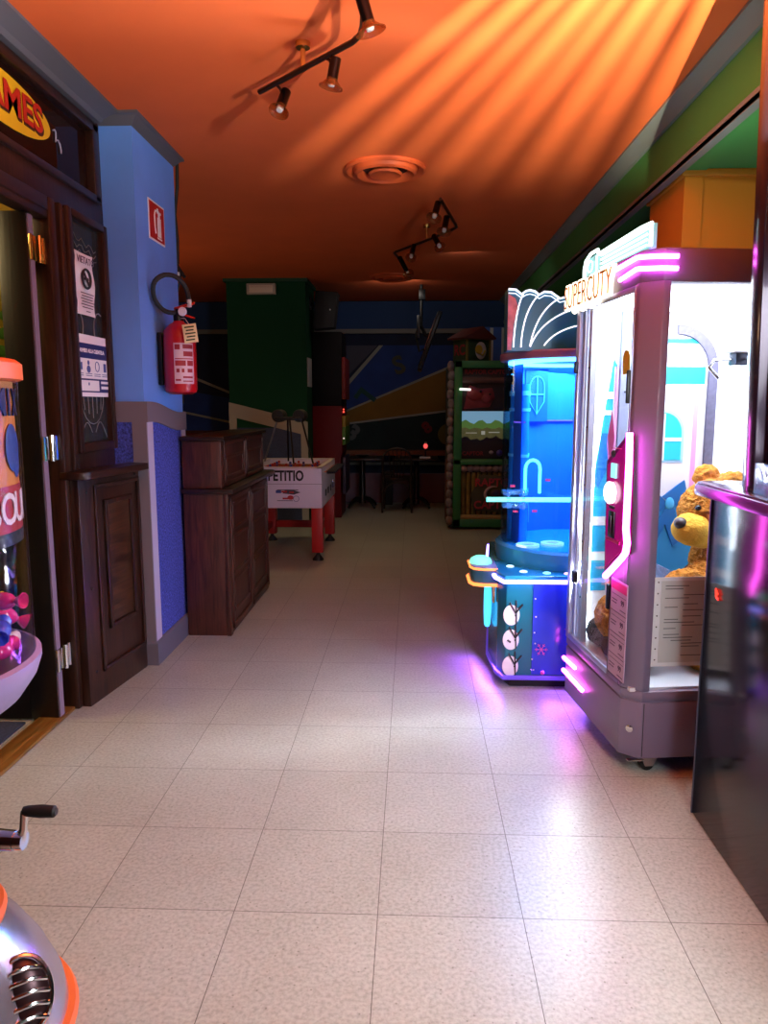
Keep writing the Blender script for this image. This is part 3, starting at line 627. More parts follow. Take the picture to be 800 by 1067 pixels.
# neon strokes
MB().tube([(-.012, .30, 1.894), (-.012, .07, 1.905), (-.004, .055, 1.905), (.045, -.006, 1.898), (.06, -.012, 1.897), (.10, -.012, 1.897)], .0085, 10).tube([(-.012, .21, 1.852), (-.012, .07, 1.866), (-.004, .055, 1.866), (.045, -.006, 1.858), (.06, -.012, 1.857), (.10, -.012, 1.857)], .0085, 10).build('neon_stroke', mag_glow, t)
MB().tube([(-.01, .685, .232), (-.01, .53, .236)], .009, 10).tube([(-.01, .685, .172), (-.01, .43, .172)], .009, 10).build('neon_stroke', mag_glow, t)
# header lettering and the crown board
s = MB(); s.text('SUPERCUTY', .145, frame_mat((-.014, .54, 1.858), (0, -1, 0), (0, 0, 1)), .008, bold=.006, sx=.70)
s.build('header_lettering', glow('letter_glow', (1, .9, .66, 1), 2.6), t, smooth=False)
s = MB(); s.text('SUPERCUTY', .145, frame_mat((-.024, .54, 1.858), (0, -1, 0), (0, 0, 1)), .0015, bold=-.002, sx=.70)
s.build('lettering_face', M('letter_gold', S(206, 140, 40), .4), t, smooth=False)
s = MB(); s.tube([(-.012, .72-.02*i, 1.80-.008*math.sin(i*1.3)) for i in range(16)], .007, 8); s.build('lettering_glow_line', glow('letter_glow', (1, .9, .66, 1), 2.6), t)
bd = MB().prism([(.02, 1.93), (.02, 2.012), (.10, 2.012), (.52, 2.0), (.52, 2.015), (.66, 2.0), (.67, 1.97), (.67, 1.93)], 'x', .02, .035).build('crown_board', M('crown_panel', S(120, 190, 196), .3, emit=(.35, .8, .8, 1), es=.35), t, smooth=False)
s = MB()
for k in range(4): s.tube([(.014, .05, 1.945+.018*k), (.014, .48, 1.943+.016*k)], .004, 6)
s.tube([(.014, .02, 1.935), (.014, .02, 2.012), (.014, .10, 2.014), (.014, .51, 2.002), (.014, .52, 2.022), (.014, .60, 2.02), (.014, .655, 2.0), (.014, .672, 1.968), (.014, .67, 1.935)], .007, 8)
s.tube([(.014, .53, 1.935), (.014, .53, 2.0)], .004, 6).tube([(.012, .598+.03*math.cos(a), 1.968+.022*math.sin(a)) for a in [i*PI/8 for i in range(16)]], .003, 6, closed=True)
s.build('crown_neon', ice_glow, t)
# interior lights
MB().box(.04, .70, .05, .64, 1.795, 1.81).build('ceiling_light', glow('claw_ceiling', (.92, .97, 1, 1), 6), t, smooth=False)
MB().box(.675, .70, .60, .63, .36, 1.79).box(.06, .075, .62, .64, .36, 1.79).box(.685, .70, .06, .09, .36, 1.79).build('light_strip', white_glow, t, smooth=False)
# claw
cw = MB().box(.50, .60, .30, .40, 1.60, 1.70, .01).cyl((.55, .35, 1.55), (.55, .35, 1.80), .012).build('claw', white_p, t)
for k in range(3):
    a = k*2*PI/3+2.6; c_, s_ = math.cos(a), math.sin(a)
    MB().tube([(.55+c_*.02, .35+s_*.02, 1.575), (.55+c_*.09, .35+s_*.09, 1.575), (.55+c_*.11, .35+s_*.11, 1.545), (.55+c_*.07, .35+s_*.07, 1.50)], .007, 8).build('prong', chrome, cw)
MB().box(.52, .58, .32, .38, 1.55, 1.60, .006).build('claw_motor', M('latch', S(40, 40, 52)), cw)
# casters
for x, y in ((.115, .06), (.115, .62), (.66, .06), (.66, .62)):
    c_ = MB().box(x-.05, x+.05, y-.04, y+.04, .062, .07, .002).prism([(x-.03, .064), (x+.04, .064), (x+.02, .02), (x-.01, .02)], 'y', y-.022, y-.016).prism([(x-.03, .064), (x+.04, .064), (x+.02, .02), (x-.01, .02)], 'y', y+.016, y+.022).build('caster', M('caster_steel', S(150, 150, 156), .3, .8), t)
    MB().cyl((x, y-.015, .028), (x, y+.015, .028), .028, .028, 20).build('wheel', black_rub, c_)
    MB().box(x-.085, x-.02, y-.03, y-.01, .045, .052, .002, mat=None).build('brake_lever', chrome, c_)
def claw_world(p):
    v = Matrix.Rotation(math.radians(7), 4, 'Z') @ Vector(p); return (v.x+.80, v.y+2.655, v.z)
# official paper on the front pane
t = thing('document', 'printed A4 document in a clear sleeve on the claw machine front pane', 'document', claw_world((.19, .0, .605)), math.radians(7))
MB().box(-.105, .105, -.003, -.001, -.17, .168).build('sleeve', M('sleeve', S(206, 216, 222), .35), t, smooth=False)
MB().box(-.08, .105, -.0045, -.003, -.155, .155).build('sheet', M('document_paper', S(180, 190, 192), .7), t, smooth=False)
s = MB()
random.seed(3)
for k in range(24):
    z = .135-.0115*k
    if k in (2, 5, 9, 15, 21, 22): continue
    a = -.065+random.choice([0, 0, .03, .07]); b_ = a+random.uniform(.03, .13); s.box(a, min(b_, .10), -.0053, -.0045, z, z+.003)
s.build('print', M('doc_ink', S(96, 104, 108), .7), t, smooth=False)
s = MB()
for k in range(8): s.sphere((-.092, -.0032, .15-.042*k), (.003, .0006, .003), 8, 6)
s.build('sleeve_hole', ink, t)
t = tag(MB().prism([(0, 0), (.06, -.004), (.068, .05), (.06, .075), (.045, .085), (.02, .08), (.004, .06)], 'x', -.003, -.0015).build('sticker', M('yellow_sticker', S(214, 206, 20), .6), loc=claw_world((.004, .115, 1.51)), rotz=math.radians(7), smooth=False), 'small yellow notice stuck on the claw machine door pane', 'sticker')
dmd = [(.0, .0), (.045, .13), (.0, .26), (-.045, .13)]
t = tag(MB().tube([(0, a, b_) for a, b_ in dmd], .004, 6, closed=True).prism([(a*.8, .13+(b_-.13)*.8) for a, b_ in dmd], 'x', 0, .001).build('sticker', M('pink_reflection', S(230, 100, 190), .5, emit=(1, .2, .7, 1), es=.15), loc=claw_world((.016, .30, 1.14)), rotz=math.radians(7), smooth=False), 'pink diamond shaped reflection painted on the claw machine door pane', 'sticker')  # pink reflection on the pane, drawn as a faintly glowing diamond

# --- plush bears (curly pile: lumpy displaced surfaces)
def plush(mb_parts, amp, freq, seed):
    """union of ellipsoids merged by voxel remesh, then lumpy pile"""
    mb = MB()
    for c, r in mb_parts: mb.sphere(c, r, 24, 16)
    me = bpy.data.meshes.new('p'); mb.bm.to_mesh(me); mb.bm.free()
    o = bpy.data.objects.new('p', me); C.objects.link(o)
    md = o.modifiers.new('r', 'REMESH'); md.mode = 'VOXEL'; md.voxel_size = .007
    bpy.context.view_layer.update()
    me2 = bpy.data.meshes.new_from_object(o.evaluated_get(bpy.context.evaluated_depsgraph_get()))
    bpy.data.objects.remove(o)
    b = MB(); b.bm.from_mesh(me2); bpy.data.meshes.remove(me2)
    b.bm.normal_update()
    bmesh.ops.smooth_vert(b.bm, verts=b.bm.verts, factor=.5, use_axis_x=True, use_axis_y=True, use_axis_z=True)
    b.bm.normal_update()
    for v in b.bm.verts:
        p = v.co*freq+Vector((seed, 0, 0))
        v.co += v.normal*amp*(1-2*abs(noise.noise(p)))+v.normal*amp*.5*noise.noise(p*2.3)
    return b
fur = M('golden_pile', S(196, 132, 44), .95, noise_amt=.45, noise_scale=70, bump=.8, bump_scale=180)
fur2 = M('yellow_plush', S(226, 180, 60), .9, noise_amt=.15, noise_scale=40, bump=.4, bump_scale=120)
t = thing('teddy_bear', 'large golden teddy bear sitting inside the claw machine', 'teddy bear', claw_world((.52, .40, .345)), math.radians(7))
bear = [((0, 0, .17), (.17, .15, .19)), ((0, 0, .40), (.09, .09, .10)), ((-.01, -.01, .60), (.145, .13, .14)), ((-.005, .08, .745), (.055, .03, .05)), ((.02, -.08, .735), (.07, .035, .045)), ((.12, -.05, .71), (.07, .04, .025)), ((-.10, -.12, .36), (.07, .06, .06)), ((-.19, -.17, .35), (.09, .055, .05)), ((-.26, -.18, .325), (.05, .045, .042)), ((.15, -.08, .25), (.07, .07, .10)), ((-.13, -.19, .07), (.07, .11, .07)), ((.12, -.17, .07), (.08, .11, .07))]
plush(bear, .008, 45, 1).build('body', fur, t)
plush([((-.12, -.06, .545), (.09, .08, .07)), ((-.06, -.03, .54), (.10, .09, .08))], .002, 40, 2).build('snout', fur2, t)
MB().sphere((-.192, -.085, .575), (.026, .028, .024)).build('nose', M('nose_brown', S(70, 56, 60), .35), t)
for dx, dy in ((-.12, -.085), (-.03, -.135)): MB().sphere((dx, dy, .635), .014).build('eye', M('eye_black', S(12, 10, 10), .1), t)
plush([((0, 0, .15), (.185, .168, .17)), ((0, 0, .32), (.12, .115, .08))], .004, 20, 3).build('shirt', M('grey_cloth', S(66, 58, 54), .9, noise_amt=.3, noise_scale=30), t)
t = thing('teddy_bear', 'small curly brown teddy bear slumped behind the low left pane of the claw machine', 'teddy bear', claw_world((.155, .40, .345)), math.radians(7))
plush([((0, .03, .15), (.11, .13, .105)), ((-.02, -.11, .12), (.085, .11, .105)), ((.05, .15, .10), (.06, .06, .07)), ((.02, -.21, .11), (.04, .05, .04))], .008, 48, 5).build('body', fur, t)
plush([((-.065, .12, .06), (.05, .08, .06)), ((-.06, -.06, .04), (.05, .12, .045))], .004, 18, 6).build('shirt', M('grey_cloth', S(66, 58, 54)), t)

# ------------------------------------------------------------------ cylinder game machine
t = thing('prize_machine', 'blue lit cylinder prize machine with a scalloped fan topper', 'arcade machine', (.85, 4.0, 0))
R_ = lambda mb, name, mat, par=None, **k: rel(t, mb, name, mat, **k)
cyb = M('deep_blue_body', S(40, 60, 220), .2, coat=.4); tealb = M('teal_body', S(22, 104, 132), .25, coat=.3)
bo = [(.415, 3.90), (.43, 3.62), (.46, 3.53), (1.23, 3.53), (1.25, 3.6), (1.25, 4.42), (.475, 4.42)]
def grow(pts, d, c=(.83, 3.98)): return [(x+(d if x > c[0] else -d), y+(d if y > c[1] else -d)) for x, y in pts]
R_(MB().prism(bo, 'z', .06, .545, .006), 'base', tealb)
R_(MB().prism([(.59, 3.522), (1.22, 3.522), (1.22, 3.53), (.59, 3.53)], 'z', .075, .535, .002), 'front_panel', cyb)
R_(MB().prism(grow(bo, .012), 'z', .045, .068, .006), 'foot_rim', glow('added_foot_glow', (.20, .10, 1, 1), .35))  # violet glow added to the rim to tint the floor
R_(MB().prism(grow(bo, -.03), 'z', .0, .045), 'plinth', black_rub)
R_(MB().prism(grow(bo, .010), 'z', .545, .575, .006), 'deck', M('deck_cyan', S(30, 130, 170), .25, coat=.4))
R_(MB().tube([(x, y, .545) for x, y in grow(bo, .016)], .010, 8, closed=True), 'deck_light', glow('deck_glow', (.32, .22, 1, 1), 8))
for x, y, c_ in ((.50, 3.72, 'w'), (.55, 3.60, 'w'), (.66, 3.57, 'c'), (.76, 3.56, 'p')):
    R_(MB().sphere((x, y, .577), (.02, .02, .007)), 'deck_lamp', glow('deck_lamp_'+c_, {'w': (.6, .95, 1, 1), 'c': (.3, .9, 1, 1), 'p': (.9, .6, 1, 1)}[c_], 1.2))
R_(MB().lathe([(0, .575), (.41, .575), (.415, .60), (.415, .655), (.40, .668), (0, .668)], c=(.87, 4.0, 0), seg=64), 'turntable', M('platform_blue', S(50, 150, 200), .25, coat=.3))
for x, y in ((.599, 3.80), (.735, 3.85), (.87, 3.75)):
    R_(MB().lathe([(.035, .668), (.06, .668), (.06, .678), (.035, .678), (.035, .668)], c=(x, y, 0), seg=28), 'prize_hole', glow('hole_white', (.8, .95, 1, 1), .8))
R_(MB().lathe([(.383, .668), (.387, .668), (.387, 1.625), (.383, 1.625), (.383, .668)], c=(.87, 4.0, 0), seg=64), 'cylinder', blue_pane)
R_(MB().lathe([(0, 1.62), (.405, 1.62), (.41, 1.628), (.41, 1.652), (.40, 1.66), (0, 1.66)], c=(.87, 4.0, 0), seg=64), 'top_ring', M('ring_mauve', S(150, 96, 122), .35, .3))
R_(MB().lathe([(.28, 1.605), (.365, 1.605), (.365, 1.619), (.28, 1.619), (.28, 1.605)], c=(.87, 4.0, 0), seg=48), 'ring_light', glow('ring_blue_white', (.16, .55, 1, 1), 9))
bpn = R_(MB().lathe([(.33, .668), (.335, .668), (.335, 1.60), (.33, 1.60), (.33, .668)], c=(.87, 4.0, 0), seg=40, a0=-.0, a1=PI*1.12), 'back_panel', M('castle_blue', S(64, 116, 226), .5))
def crv(a, r, z): return (.87+r*math.cos(a), 4.0+r*math.sin(a), z)
tw = M('castle_tower', S(40, 140, 220), .45); twb = M('castle_band', S(150, 220, 250), .45)
for ax, w in ((PI*.98, .055), (PI*.35, .06), (PI*1.08, .03)):
    cx, cy, _ = crv(ax, .30, 0)
    R_(MB().cyl((cx, cy, .67), (cx, cy, 1.50), w, w*.92, 20), 'castle_tower', tw)
    R_(MB().cyl((cx, cy, 1.44), (cx, cy, 1.465), w*1.03, w*1.03, 20).cyl((cx, cy, 1.36), (cx, cy, 1.375), w*1.04, w*1.04, 20).cyl((cx, cy, .92), (cx, cy, .945), w*1.05, w*1.05, 20).cyl((cx, cy, 1.12), (cx, cy, 1.135), w*1.05, w*1.05, 20), 'castle_band', twb)
cx, cy, _ = crv(PI*.70, .30, 0)
g = MB(); dmx = frame_mat((cx, cy-.01, 1.47), (1, .35, 0), (0, 0, 1))
g.box(-.07, .07, -.17, .12, -.006, 0, mat=dmx)
R_(g, 'gate_panel', M('gate_blue', S(50, 84, 214), .45))
g = MB()
g.tube([Vector((.045*math.cos(a), .02+.06*math.sin(a), .004)) for a in [i*PI/12 for i in range(13)]], .003, 6, mat=dmx)
g.tube([Vector((-.045, .02, .004)), Vector((-.045, -.06, .004)), Vector((0, -.13, .004)), Vector((.045, -.06, .004)), Vector((.045, .02, .004))], .003, 6, mat=dmx)
g.tube([Vector((0, -.13, .004)), Vector((0, .08, .004))], .004, 6, mat=dmx).tube([Vector((-.045, -.02, .004)), Vector((.045, -.02, .004))], .004, 6, mat=dmx)
R_(g, 'gate_emblem', M('emblem_blue', S(130, 180, 250), .4))
R_(MB().lathe([(.31, 1.30), (.336, 1.30), (.336, 1.307), (.31, 1.307), (.31, 1.30)], c=(.87, 4.0, 0), seg=40, a0=0, a1=PI*1.12), 'shelf_ring', glow('purple_ring', (.45, .15, .9, 1), 1.0))
g = MB()
for k in range(3):
    a = PI*(.92-.085*k); 
    for w, zz in ((.036, 0),):
        c0 = crv(a, .322, .72); tx = (-math.sin(a), math.cos(a), 0)
        mm = frame_mat(c0, tx, (0, 0, 1))
        g.tube([Vector((-w, .0, 0)), Vector((-w, .09, 0))]+[Vector((w*math.cos(b_), .09+w*1.3*math.sin(b_), 0)) for b_ in [PI-i*PI/8 for i in range(9)]]+[Vector((w, 0, 0))], .004, 6, mat=mm)
R_(g, 'arch_trim', M('emblem_blue', S(130, 180, 250)))
R_(MB().tube([(.575, 3.79, .945), (.575, 3.79, 1.06)]+[(.612+.037*math.cos(a), 3.79, 1.07+.045*math.sin(a)) for a in [PI-i*PI/10 for i in range(11)]]+[(.649, 3.79, .945)], .008, 8), 'arch_light', glow('arch_green', (.22, 1, .36, 1), 3.2))
R_(MB().tube([(.36, 3.585, .938), (.85, 3.585, .938)], .0115, 10), 'light_tube', glow('tube_aqua', (.16, .95, .85, 1), 1.8))
g = MB().box(.44, .56, 3.59, 3.66, .895, .915, .003).box(.44, .56, 3.59, 3.66, .96, .98, .003).box(.455, .475, 3.575, 3.66, .90, .975, .003).box(.53, .545, 3.575, 3.66, .89, .985, .003)
R_(g, 'tube_clamp', pane_mat('clamp_acrylic', (.6, .85, 1, 1), haze=.25, haze_col=S(120, 200, 255)))
g = MB()
for x, z in ((.49, 1.0), (.505, .875), (.60, .877), (.66, 1.03)): R_(MB().box(x-.012, x+.012, 3.62, 3.625, z-.006, z+.006), 'warning_mark', M('mark_red', S(220, 60, 120), .5))
R_(MB().tube([(.835, 3.615, .69), (.835, 3.615, 1.60)], .007, 8), 'edge_light', glow('edge_white', (.72, .95, 1, 1), 4))
# topper
fan_pts = [(.459, 1.655), (.458, 1.951), (.492, 1.949), (.521, 1.928), (.543, 1.942), (.562, 1.946), (.585, 1.94), (.606, 1.924), (.631, 1.938), (.664, 1.935), (.706, 1.906), (.738, 1.914), (.775, 1.903), (.80, 1.885), (.84, 1.89), (.90, 1.86), (.90, 1.655)]
tp_ = R_(MB().prism(fan_pts, 'y', 3.72, 3.86), 'fan_topper', M('topper_teal', S(12, 104, 136), .35), smooth=False)
def arcs(pl): return bez((pl[0][0], 3.714, pl[0][1]), (2*pl[1][0]-.5*(pl[0][0]+pl[2][0]), 3.714, 2*pl[1][1]-.5*(pl[0][1]+pl[2][1])), (pl[2][0], 3.714, pl[2][1]), 14)
for pl_ in ([(.488, 1.672), (.502, 1.83), (.53, 1.925)], [(.525, 1.672), (.547, 1.82), (.606, 1.922)], [(.569, 1.681), (.618, 1.82), (.706, 1.905)], [(.569, 1.675), (.653, 1.79), (.80, 1.86)], [(.637, 1.68), (.712, 1.745), (.83, 1.78)]):
    R_(MB().tube(arcs(pl_), .0035, 6), 'fan_neon', glow('fan_white', (1, .93, .97, 1), 1.6))
R_(MB().tube([(x, 3.714, z-.004) for x, z in fan_pts[1:14]], .006, 6), 'scallop_neon', glow('fan_blue_white', (.7, .85, 1, 1), 1.3))
R_(MB().tube([(x, 3.712, z-.022) for x, z in fan_pts[1:14]], .003, 6), 'scallop_neon', glow('fan_blue_white', (.7, .85, 1, 1), 1.3))
g = MB().prism([(.4585, 1.66), (.4575, 1.925), (.492, 1.905), (.505, 1.87), (.487, 1.78), (.478, 1.66)], 'y', 3.714, 3.72)
R_(g, 'graphic_strip', M('topper_pink', S(190, 120, 138), .5, noise_amt=.5, noise_scale=18), smooth=False)
# base decorations
g = MB()
for z in (.375, .25, .115): g.sphere((.487, 3.529, z), (.04, .003, .052), 24, 12)
R_(g, 'white_disc', M('disc_white', S(226, 222, 236), .5))
g = MB()
for z in (.375, .25, .115):
    g.tube([(.512, 3.524, z-.045), (.508, 3.524, z+.075)], .0035, 6).tube([(.478, 3.524, z+.065), (.508, 3.524, z+.01)], .004, 6).tube([(.508, 3.524, z+.012), (.54, 3.524, z+.055)], .0045, 6).sphere((.508, 3.524, z+.0), (.005, .003, .005), 8, 6)
g.tube([(.47, 3.524, .25), (.485, 3.524, .238)], .005, 6)
R_(g, 'branch_motif', M('branch_dark', S(36, 30, 40), .6))
def flake(mb, x, z, r, y=3.518):
    for k in range(6):
        a = k*PI/3; mb.tube([(x, y, z), (x+r*math.cos(a), y, z+r*math.sin(a))], .002, 5)
        for s_ in (-1, 1): mb.tube([(x+.6*r*math.cos(a), y, z+.6*r*math.sin(a)), (x+.6*r*math.cos(a)+.3*r*math.cos(a+s_*.9), y, z+.6*r*math.sin(a)+.3*r*math.sin(a+s_*.9))], .0015, 5)
for q_ in ((.635, .205, .032), (.775, .31, .03)):
    g = MB(); flake(g, *q_); R_(g, 'snowflake', M('flake_pink', S(220, 90, 210), .5))
R_(MB().sphere((.645, 3.52, .085), (.011, .003, .011), 10, 6), 'pink_dot', M('flake_pink', S(220, 90, 210), .5))
g = MB()
for x, z in ((.60, .46), (.605, .37), (.60, .29), (.605, .235), (.60, .10), (.592, .155)): g.sphere((x, 3.52, z), (.004, .003, .004), 8, 6)
R_(g, 'snow_dot', M('disc_white', S(226, 222, 236)))
# player control pod on the left
pod = R_(MB().prism([(.30, 3.72), (.315, 3.68), (.36, 3.66), (.43, 3.66), (.43, 3.92), (.36, 3.92), (.315, 3.90), (.30, 3.86)], 'z', .49, .575, .01), 'control_pod', M('pod_teal', S(50, 96, 120), .3))
def podp(z, d): return [(.43, 3.66-d, z), (.36, 3.66-d, z), (.315-d*.7, 3.68-d*.7, z), (.30-d, 3.72, z), (.30-d, 3.86, z), (.315-d*.7, 3.90+d*.7, z)]
R_(MB().tube(podp(.492, .004), .009, 8), 'pod_light', glow('pod_orange', (1, .22, .05, 1), 2.6))
R_(MB().tube(podp(.572, .002), .006, 8), 'pod_light', glow('pod_orange', (1, .22, .05, 1), 2.6))
R_(MB().prism([(.30, 3.72), (.315, 3.68), (.36, 3.66), (.43, 3.66), (.43, 3.92), (.36, 3.92), (.315, 3.90), (.30, 3.86)], 'z', .575, .582, .002), 'pod_top', M('pod_grey', S(140, 130, 170), .3))
R_(MB().lathe([(.0, .62), (.03, .617), (.05, .606), (.058, .59), (.058, .582), (0, .582)], c=(.355, 3.78, 0), seg=24), 'push_button', glow('pod_green', (.25, 1, .68, 1), 1.1))
R_(MB().tube([(.40-.003, 3.80+.05*math.cos(a), .36+.115*math.sin(a)) for a in [i*2*PI/28 for i in range(28)]], .014, 8, closed=True), 'ring_lamp', glow('ring_cyan', (.05, .5, 1, 1), 2.6))
R_(MB().sphere((.408, 3.80, .36), (.012, .04, .10)), 'ring_lens', glow('lens_cyan', (.05, .45, .9, 1), 1.2))
R_(MB().box(.408, .42, 3.66, 3.70, .40, .50, .002), 'side_label', M('side_label', S(190, 150, 120), .5, noise_amt=.6, noise_scale=40))

# ------------------------------------------------------------------ glossy black machine at the right edge
t = thing('black_machine', 'glossy black arcade cabinet with a ledge at the right edge', 'arcade machine', (.97, 2.42, 0))
glossb = M('gloss_black', S(9, 8, 10), .13, spec=.22)
MB().box(0, .7, -1.25, 0, 0, 1.10, .006).build('lower_case', glossb, t)
MB().box(-.003, .02, -.006, .003, .0, 1.095, .002).build('corner_strip', M('corner_metal', S(70, 74, 96), .3, .5), t)
MB().prism([(-.04, -1.35), (-.04, .05), (-.015, .09), (.7, .09), (.7, -1.35)], 'z', 1.10, 1.14, .012).build('ledge', M('ledge_neon_tint', S(120, 60, 150), .2, .4), t)  # magenta neon light on the ledge edge is put into its colour
MB().prism([(-.03, -1.35), (-.03, .05), (-.008, .078), (.69, .078), (.69, -1.35)], 'z', 1.14, 1.145, .002).build('ledge_top', M('ledge_top', S(120, 110, 140), .15, .5), t)
uc = MB().prism([(-.285, 1.145), (-.212, 1.145), (-.12, 2.75), (-.195, 2.75)], 'x', 0, .6, .004).box(0, .6, -1.25, -1.15, 1.145, 2.75, .004).box(0, .6, -1.15, -.285, 1.145, 1.235, .004).box(0, .6, -1.15, -.20, 2.65, 2.75, .004).build('screen_frame', M('frame_violet', S(60, 48, 66), .2, .5, coat=.4), t)
MB().prism([(-1.15, 1.235), (-.285, 1.235), (-.205, 2.65), (-1.15, 2.65)], 'x', .025, .58).build('screen', M('dark_screen', S(30, 8, 34), .08), t, smooth=False)
sm = MB(); sm.tube([(-.001, -.10, .80), (-.001, -.085, .815), (-.001, -.09, .79), (-.001, -.105, .785)], .004, 6).build('indicator_mark', glow('red_indicator', (1, .05, .03, 1), 1.5), t)

# ------------------------------------------------------------------ foosball table
t = thing('foosball_table', 'white table football table with red legs behind the bar counter', 'football table', (-1.15, 7.0, 0))
fw = M('foos_white', S(214, 206, 226), .4); fr_ = M('foos_red', S(168, 20, 20), .45)
X0, X1, Y0, Y1 = -.35, .35, -.54, .56
MB().box(X0, X1, Y0, Y0+.04, .48, .835, .008).box(X0, X1, Y1-.04, Y1, .48, .835, .008).box(X0, X0+.04, Y0+.03, Y1-.03, .48, .835, .008).box(X1-.04, X1, Y0+.03, Y1-.03, .48, .835, .008).box(X0+.02, X1-.02, Y0+.02, Y1-.02, .48, .60).build('case', fw, t)
MB().box(X0-.004, X1+.004, Y0-.004, Y0-.001, .694, .698).build('case_seam', M('seam_grey', S(130, 126, 140), .5), t, smooth=False)
MB().box(X0+.04, X1-.04, Y0+.04, Y1-.04, .70, .715).build('playing_field', M('field_green', S(96, 84, 40), .6), t, smooth=False)
MB().box(X0, X1, Y0, Y0+.045, .835, .845, .003).box(X0, X1, Y1-.045, Y1, .835, .845, .003).box(X0, X0+.045, Y0, Y1, .835, .845, .003).box(X1-.045, X1, Y0, Y1, .835, .845, .003).build('rim', M('foos_rim', S(200, 192, 196), .4), t)
for x in (X0, X1-.1):
    for y in (Y0+.02, Y1-.12):
        lg = MB().box(x, x+.1, y, y+.1, .075, .48, .004).build('leg', fr_, t)
        MB().lathe([(0, .09), (.016, .09), (.018, .05), (.05, .012), (.052, 0), (0, 0)], c=(x+.05, y+.05, 0), seg=18).build('foot', black_rub, lg)
MB().box(X0+.05, X1-.05, Y1-.10, Y1-.06, .14, .21, .003).box(X0+.05, X1-.05, Y1-.10, Y1-.06, .40, .47, .003).box(X0+.02, X0+.06, Y0+.1, Y1-.1, .14, .21, .003).build('crossbar', fr_, t)
for i in range(8):
    y = Y0+.13+i*.118
    rd = MB().cyl((X0-.06, y, .79), (X1+.04, y, .79), .007, .007, 8).build('rod', chrome, t)
    MB().cyl((X1+.03, y, .79), (X1+.11, y, .79), .015, .012, 10).build('grip', M('grip_blue', S(16, 16, 40), .6, spec=.2), rd)
    g = MB()
    for k in range(3 if i % 2 else 4):
        x = -.2+.4*k/(2 if i % 2 else 3); g.box(x-.014, x+.014, y-.008, y+.008, .735, .80, .003); g.sphere((x, y, .817), .014, 8, 6)
    g.build('player', M('player_red' if i % 3 else 'player_blue', S(170, 26, 24) if i % 3 else S(40, 50, 130), .5), rd)
s = MB(); s.text('COMPETITIO', .125, frame_mat((X1-.16, Y0-.002, .765), (1, 0, 0), (0, 0, 1)), .002, bold=.004, sx=.72, align='RIGHT'); s.build('case_lettering', ink, t, smooth=False)
s = MB()
s.box(-.05, .14, Y0-.003, Y0, .64, .646).prism([(0, .612), (.10, .602), (.16, .622), (.10, .642), (.02, .642)], 'y', Y0-.002, Y0).box(-.05, .09, Y0-.003, Y0, .545, .55)
s.build('case_print', M('print_dark', S(60, 56, 70), .6), t, smooth=False)
s = MB().box(-.01, .04, Y0-.004, Y0, .62, .636).box(.06, .10, Y0-.004, Y0, .615, .63).box(.0, .05, Y0-.004, Y0, .56, .575).sphere((.07, Y0-.001, .575), (.03, .002, .02), 10, 6)
s.build('case_print', M('print_red', S(170, 40, 40), .6), t, smooth=False)
s = MB().box(-.06, -.012, Y0-.004, Y0, .615, .64).tube([(.12+.025*math.cos(a), Y0-.001, .565+.025*math.sin(a)) for a in [i*PI/8 for i in range(16)]], .002, 5, closed=True)
s.build('case_print', M('print_blue', S(50, 70, 140), .6), t, smooth=False)
g = MB()
for k in range(3): g.box(X1, X1+.004, -.30+.2*k, -.22+.2*k, .56, .62, .001)
g.build('goal_plate', M('print_dark', S(60, 56, 70)), t)
# coin unit on the side
MB().box(X1, X1+.02, .25, .33, .58, .66, .004).build('coin_slot', M('slot_grey', S(110, 104, 120), .35, .6), t)

# upturned stool standing on the table
t = thing('stool', 'black metal legged stool standing on the table football table', 'stool', (-1.17, 7.05, .845))
MB().box(-.13, .13, -.12, .12, .40, .43, .01).build('seat', black_rub, t)
g = MB()
for s_ in (-1, 1): g.lathe([(0, -.10), (.055, -.10), (.06, -.09), (.06, .09), (.055, .10), (0, .10)], seg=18, mat=Matrix.Translation((s_*.10, 0, .44)) @ Matrix.Rotation(PI/2, 4, 'X'))
g.build('seat_roll', black_rub, t)
for s_, e_ in ((-1, -.27), (-.25, -.04), (.1, .06), (1, .24)):
    y0 = -.10 if e_ > 0 else .05
    MB().tube([(s_*.12, y0, .43), (e_, y0*1.8 if abs(e_) > .1 else y0*2, 0)], .009, 8).build('leg', black_metal if s_ > -1 else M('steel_leg', S(120, 120, 124), .35, .6), t)

# ------------------------------------------------------------------ things on and beside the green pillar
t = thing('emergency_light', 'white emergency light fitting at the top of the green pillar', 'emergency light', (-1.72, 8.59, 2.68))
MB().box(-.165, .165, -.05, 0, -.06, .06, .006).build('housing', M('emergency_grey', S(176, 164, 150), .5), t)
MB().box(-.135, .135, -.056, -.05, -.04, .04, .003).build('diffuser', M('emergency_lens', S(222, 202, 182), .3), t)
MB().cyl((-.12, -.06, .012), (.12, -.06, .012), .008).build('tube', M('emergency_lens', S(222, 202, 182)), t)
tag(MB().box(0, .012, -.16, .16, -.165, .165, .002).build('sign_plate', M('plate_grey', S(176, 172, 166), .5), loc=(-1.225, 8.8, 1.76)), 'plain pale plate fixed to the right side of the green pillar', 'sign')
t = thing('loudspeaker', 'black loudspeaker tilted on a bracket beside the green pillar', 'speaker', (-1.03, 8.95, 2.48))
sp = MB(); sp.prism([(-.15, -.22), (.10, -.20), (.15, .20), (-.11, .22)], 'y', -.12, .12, .01); sp.build('cabinet', M('speaker_black', S(22, 22, 24), .6), t)
MB().tube([(-.19, .0, .1), (-.14, .0, .05)], .015).box(-.195, -.18, -.05, .05, .02, .16, .003).build('bracket', black_metal, t)
MB().box(.05, .065, -.124, -.12, -.005, .01).build('badge', white_p, t, smooth=False)
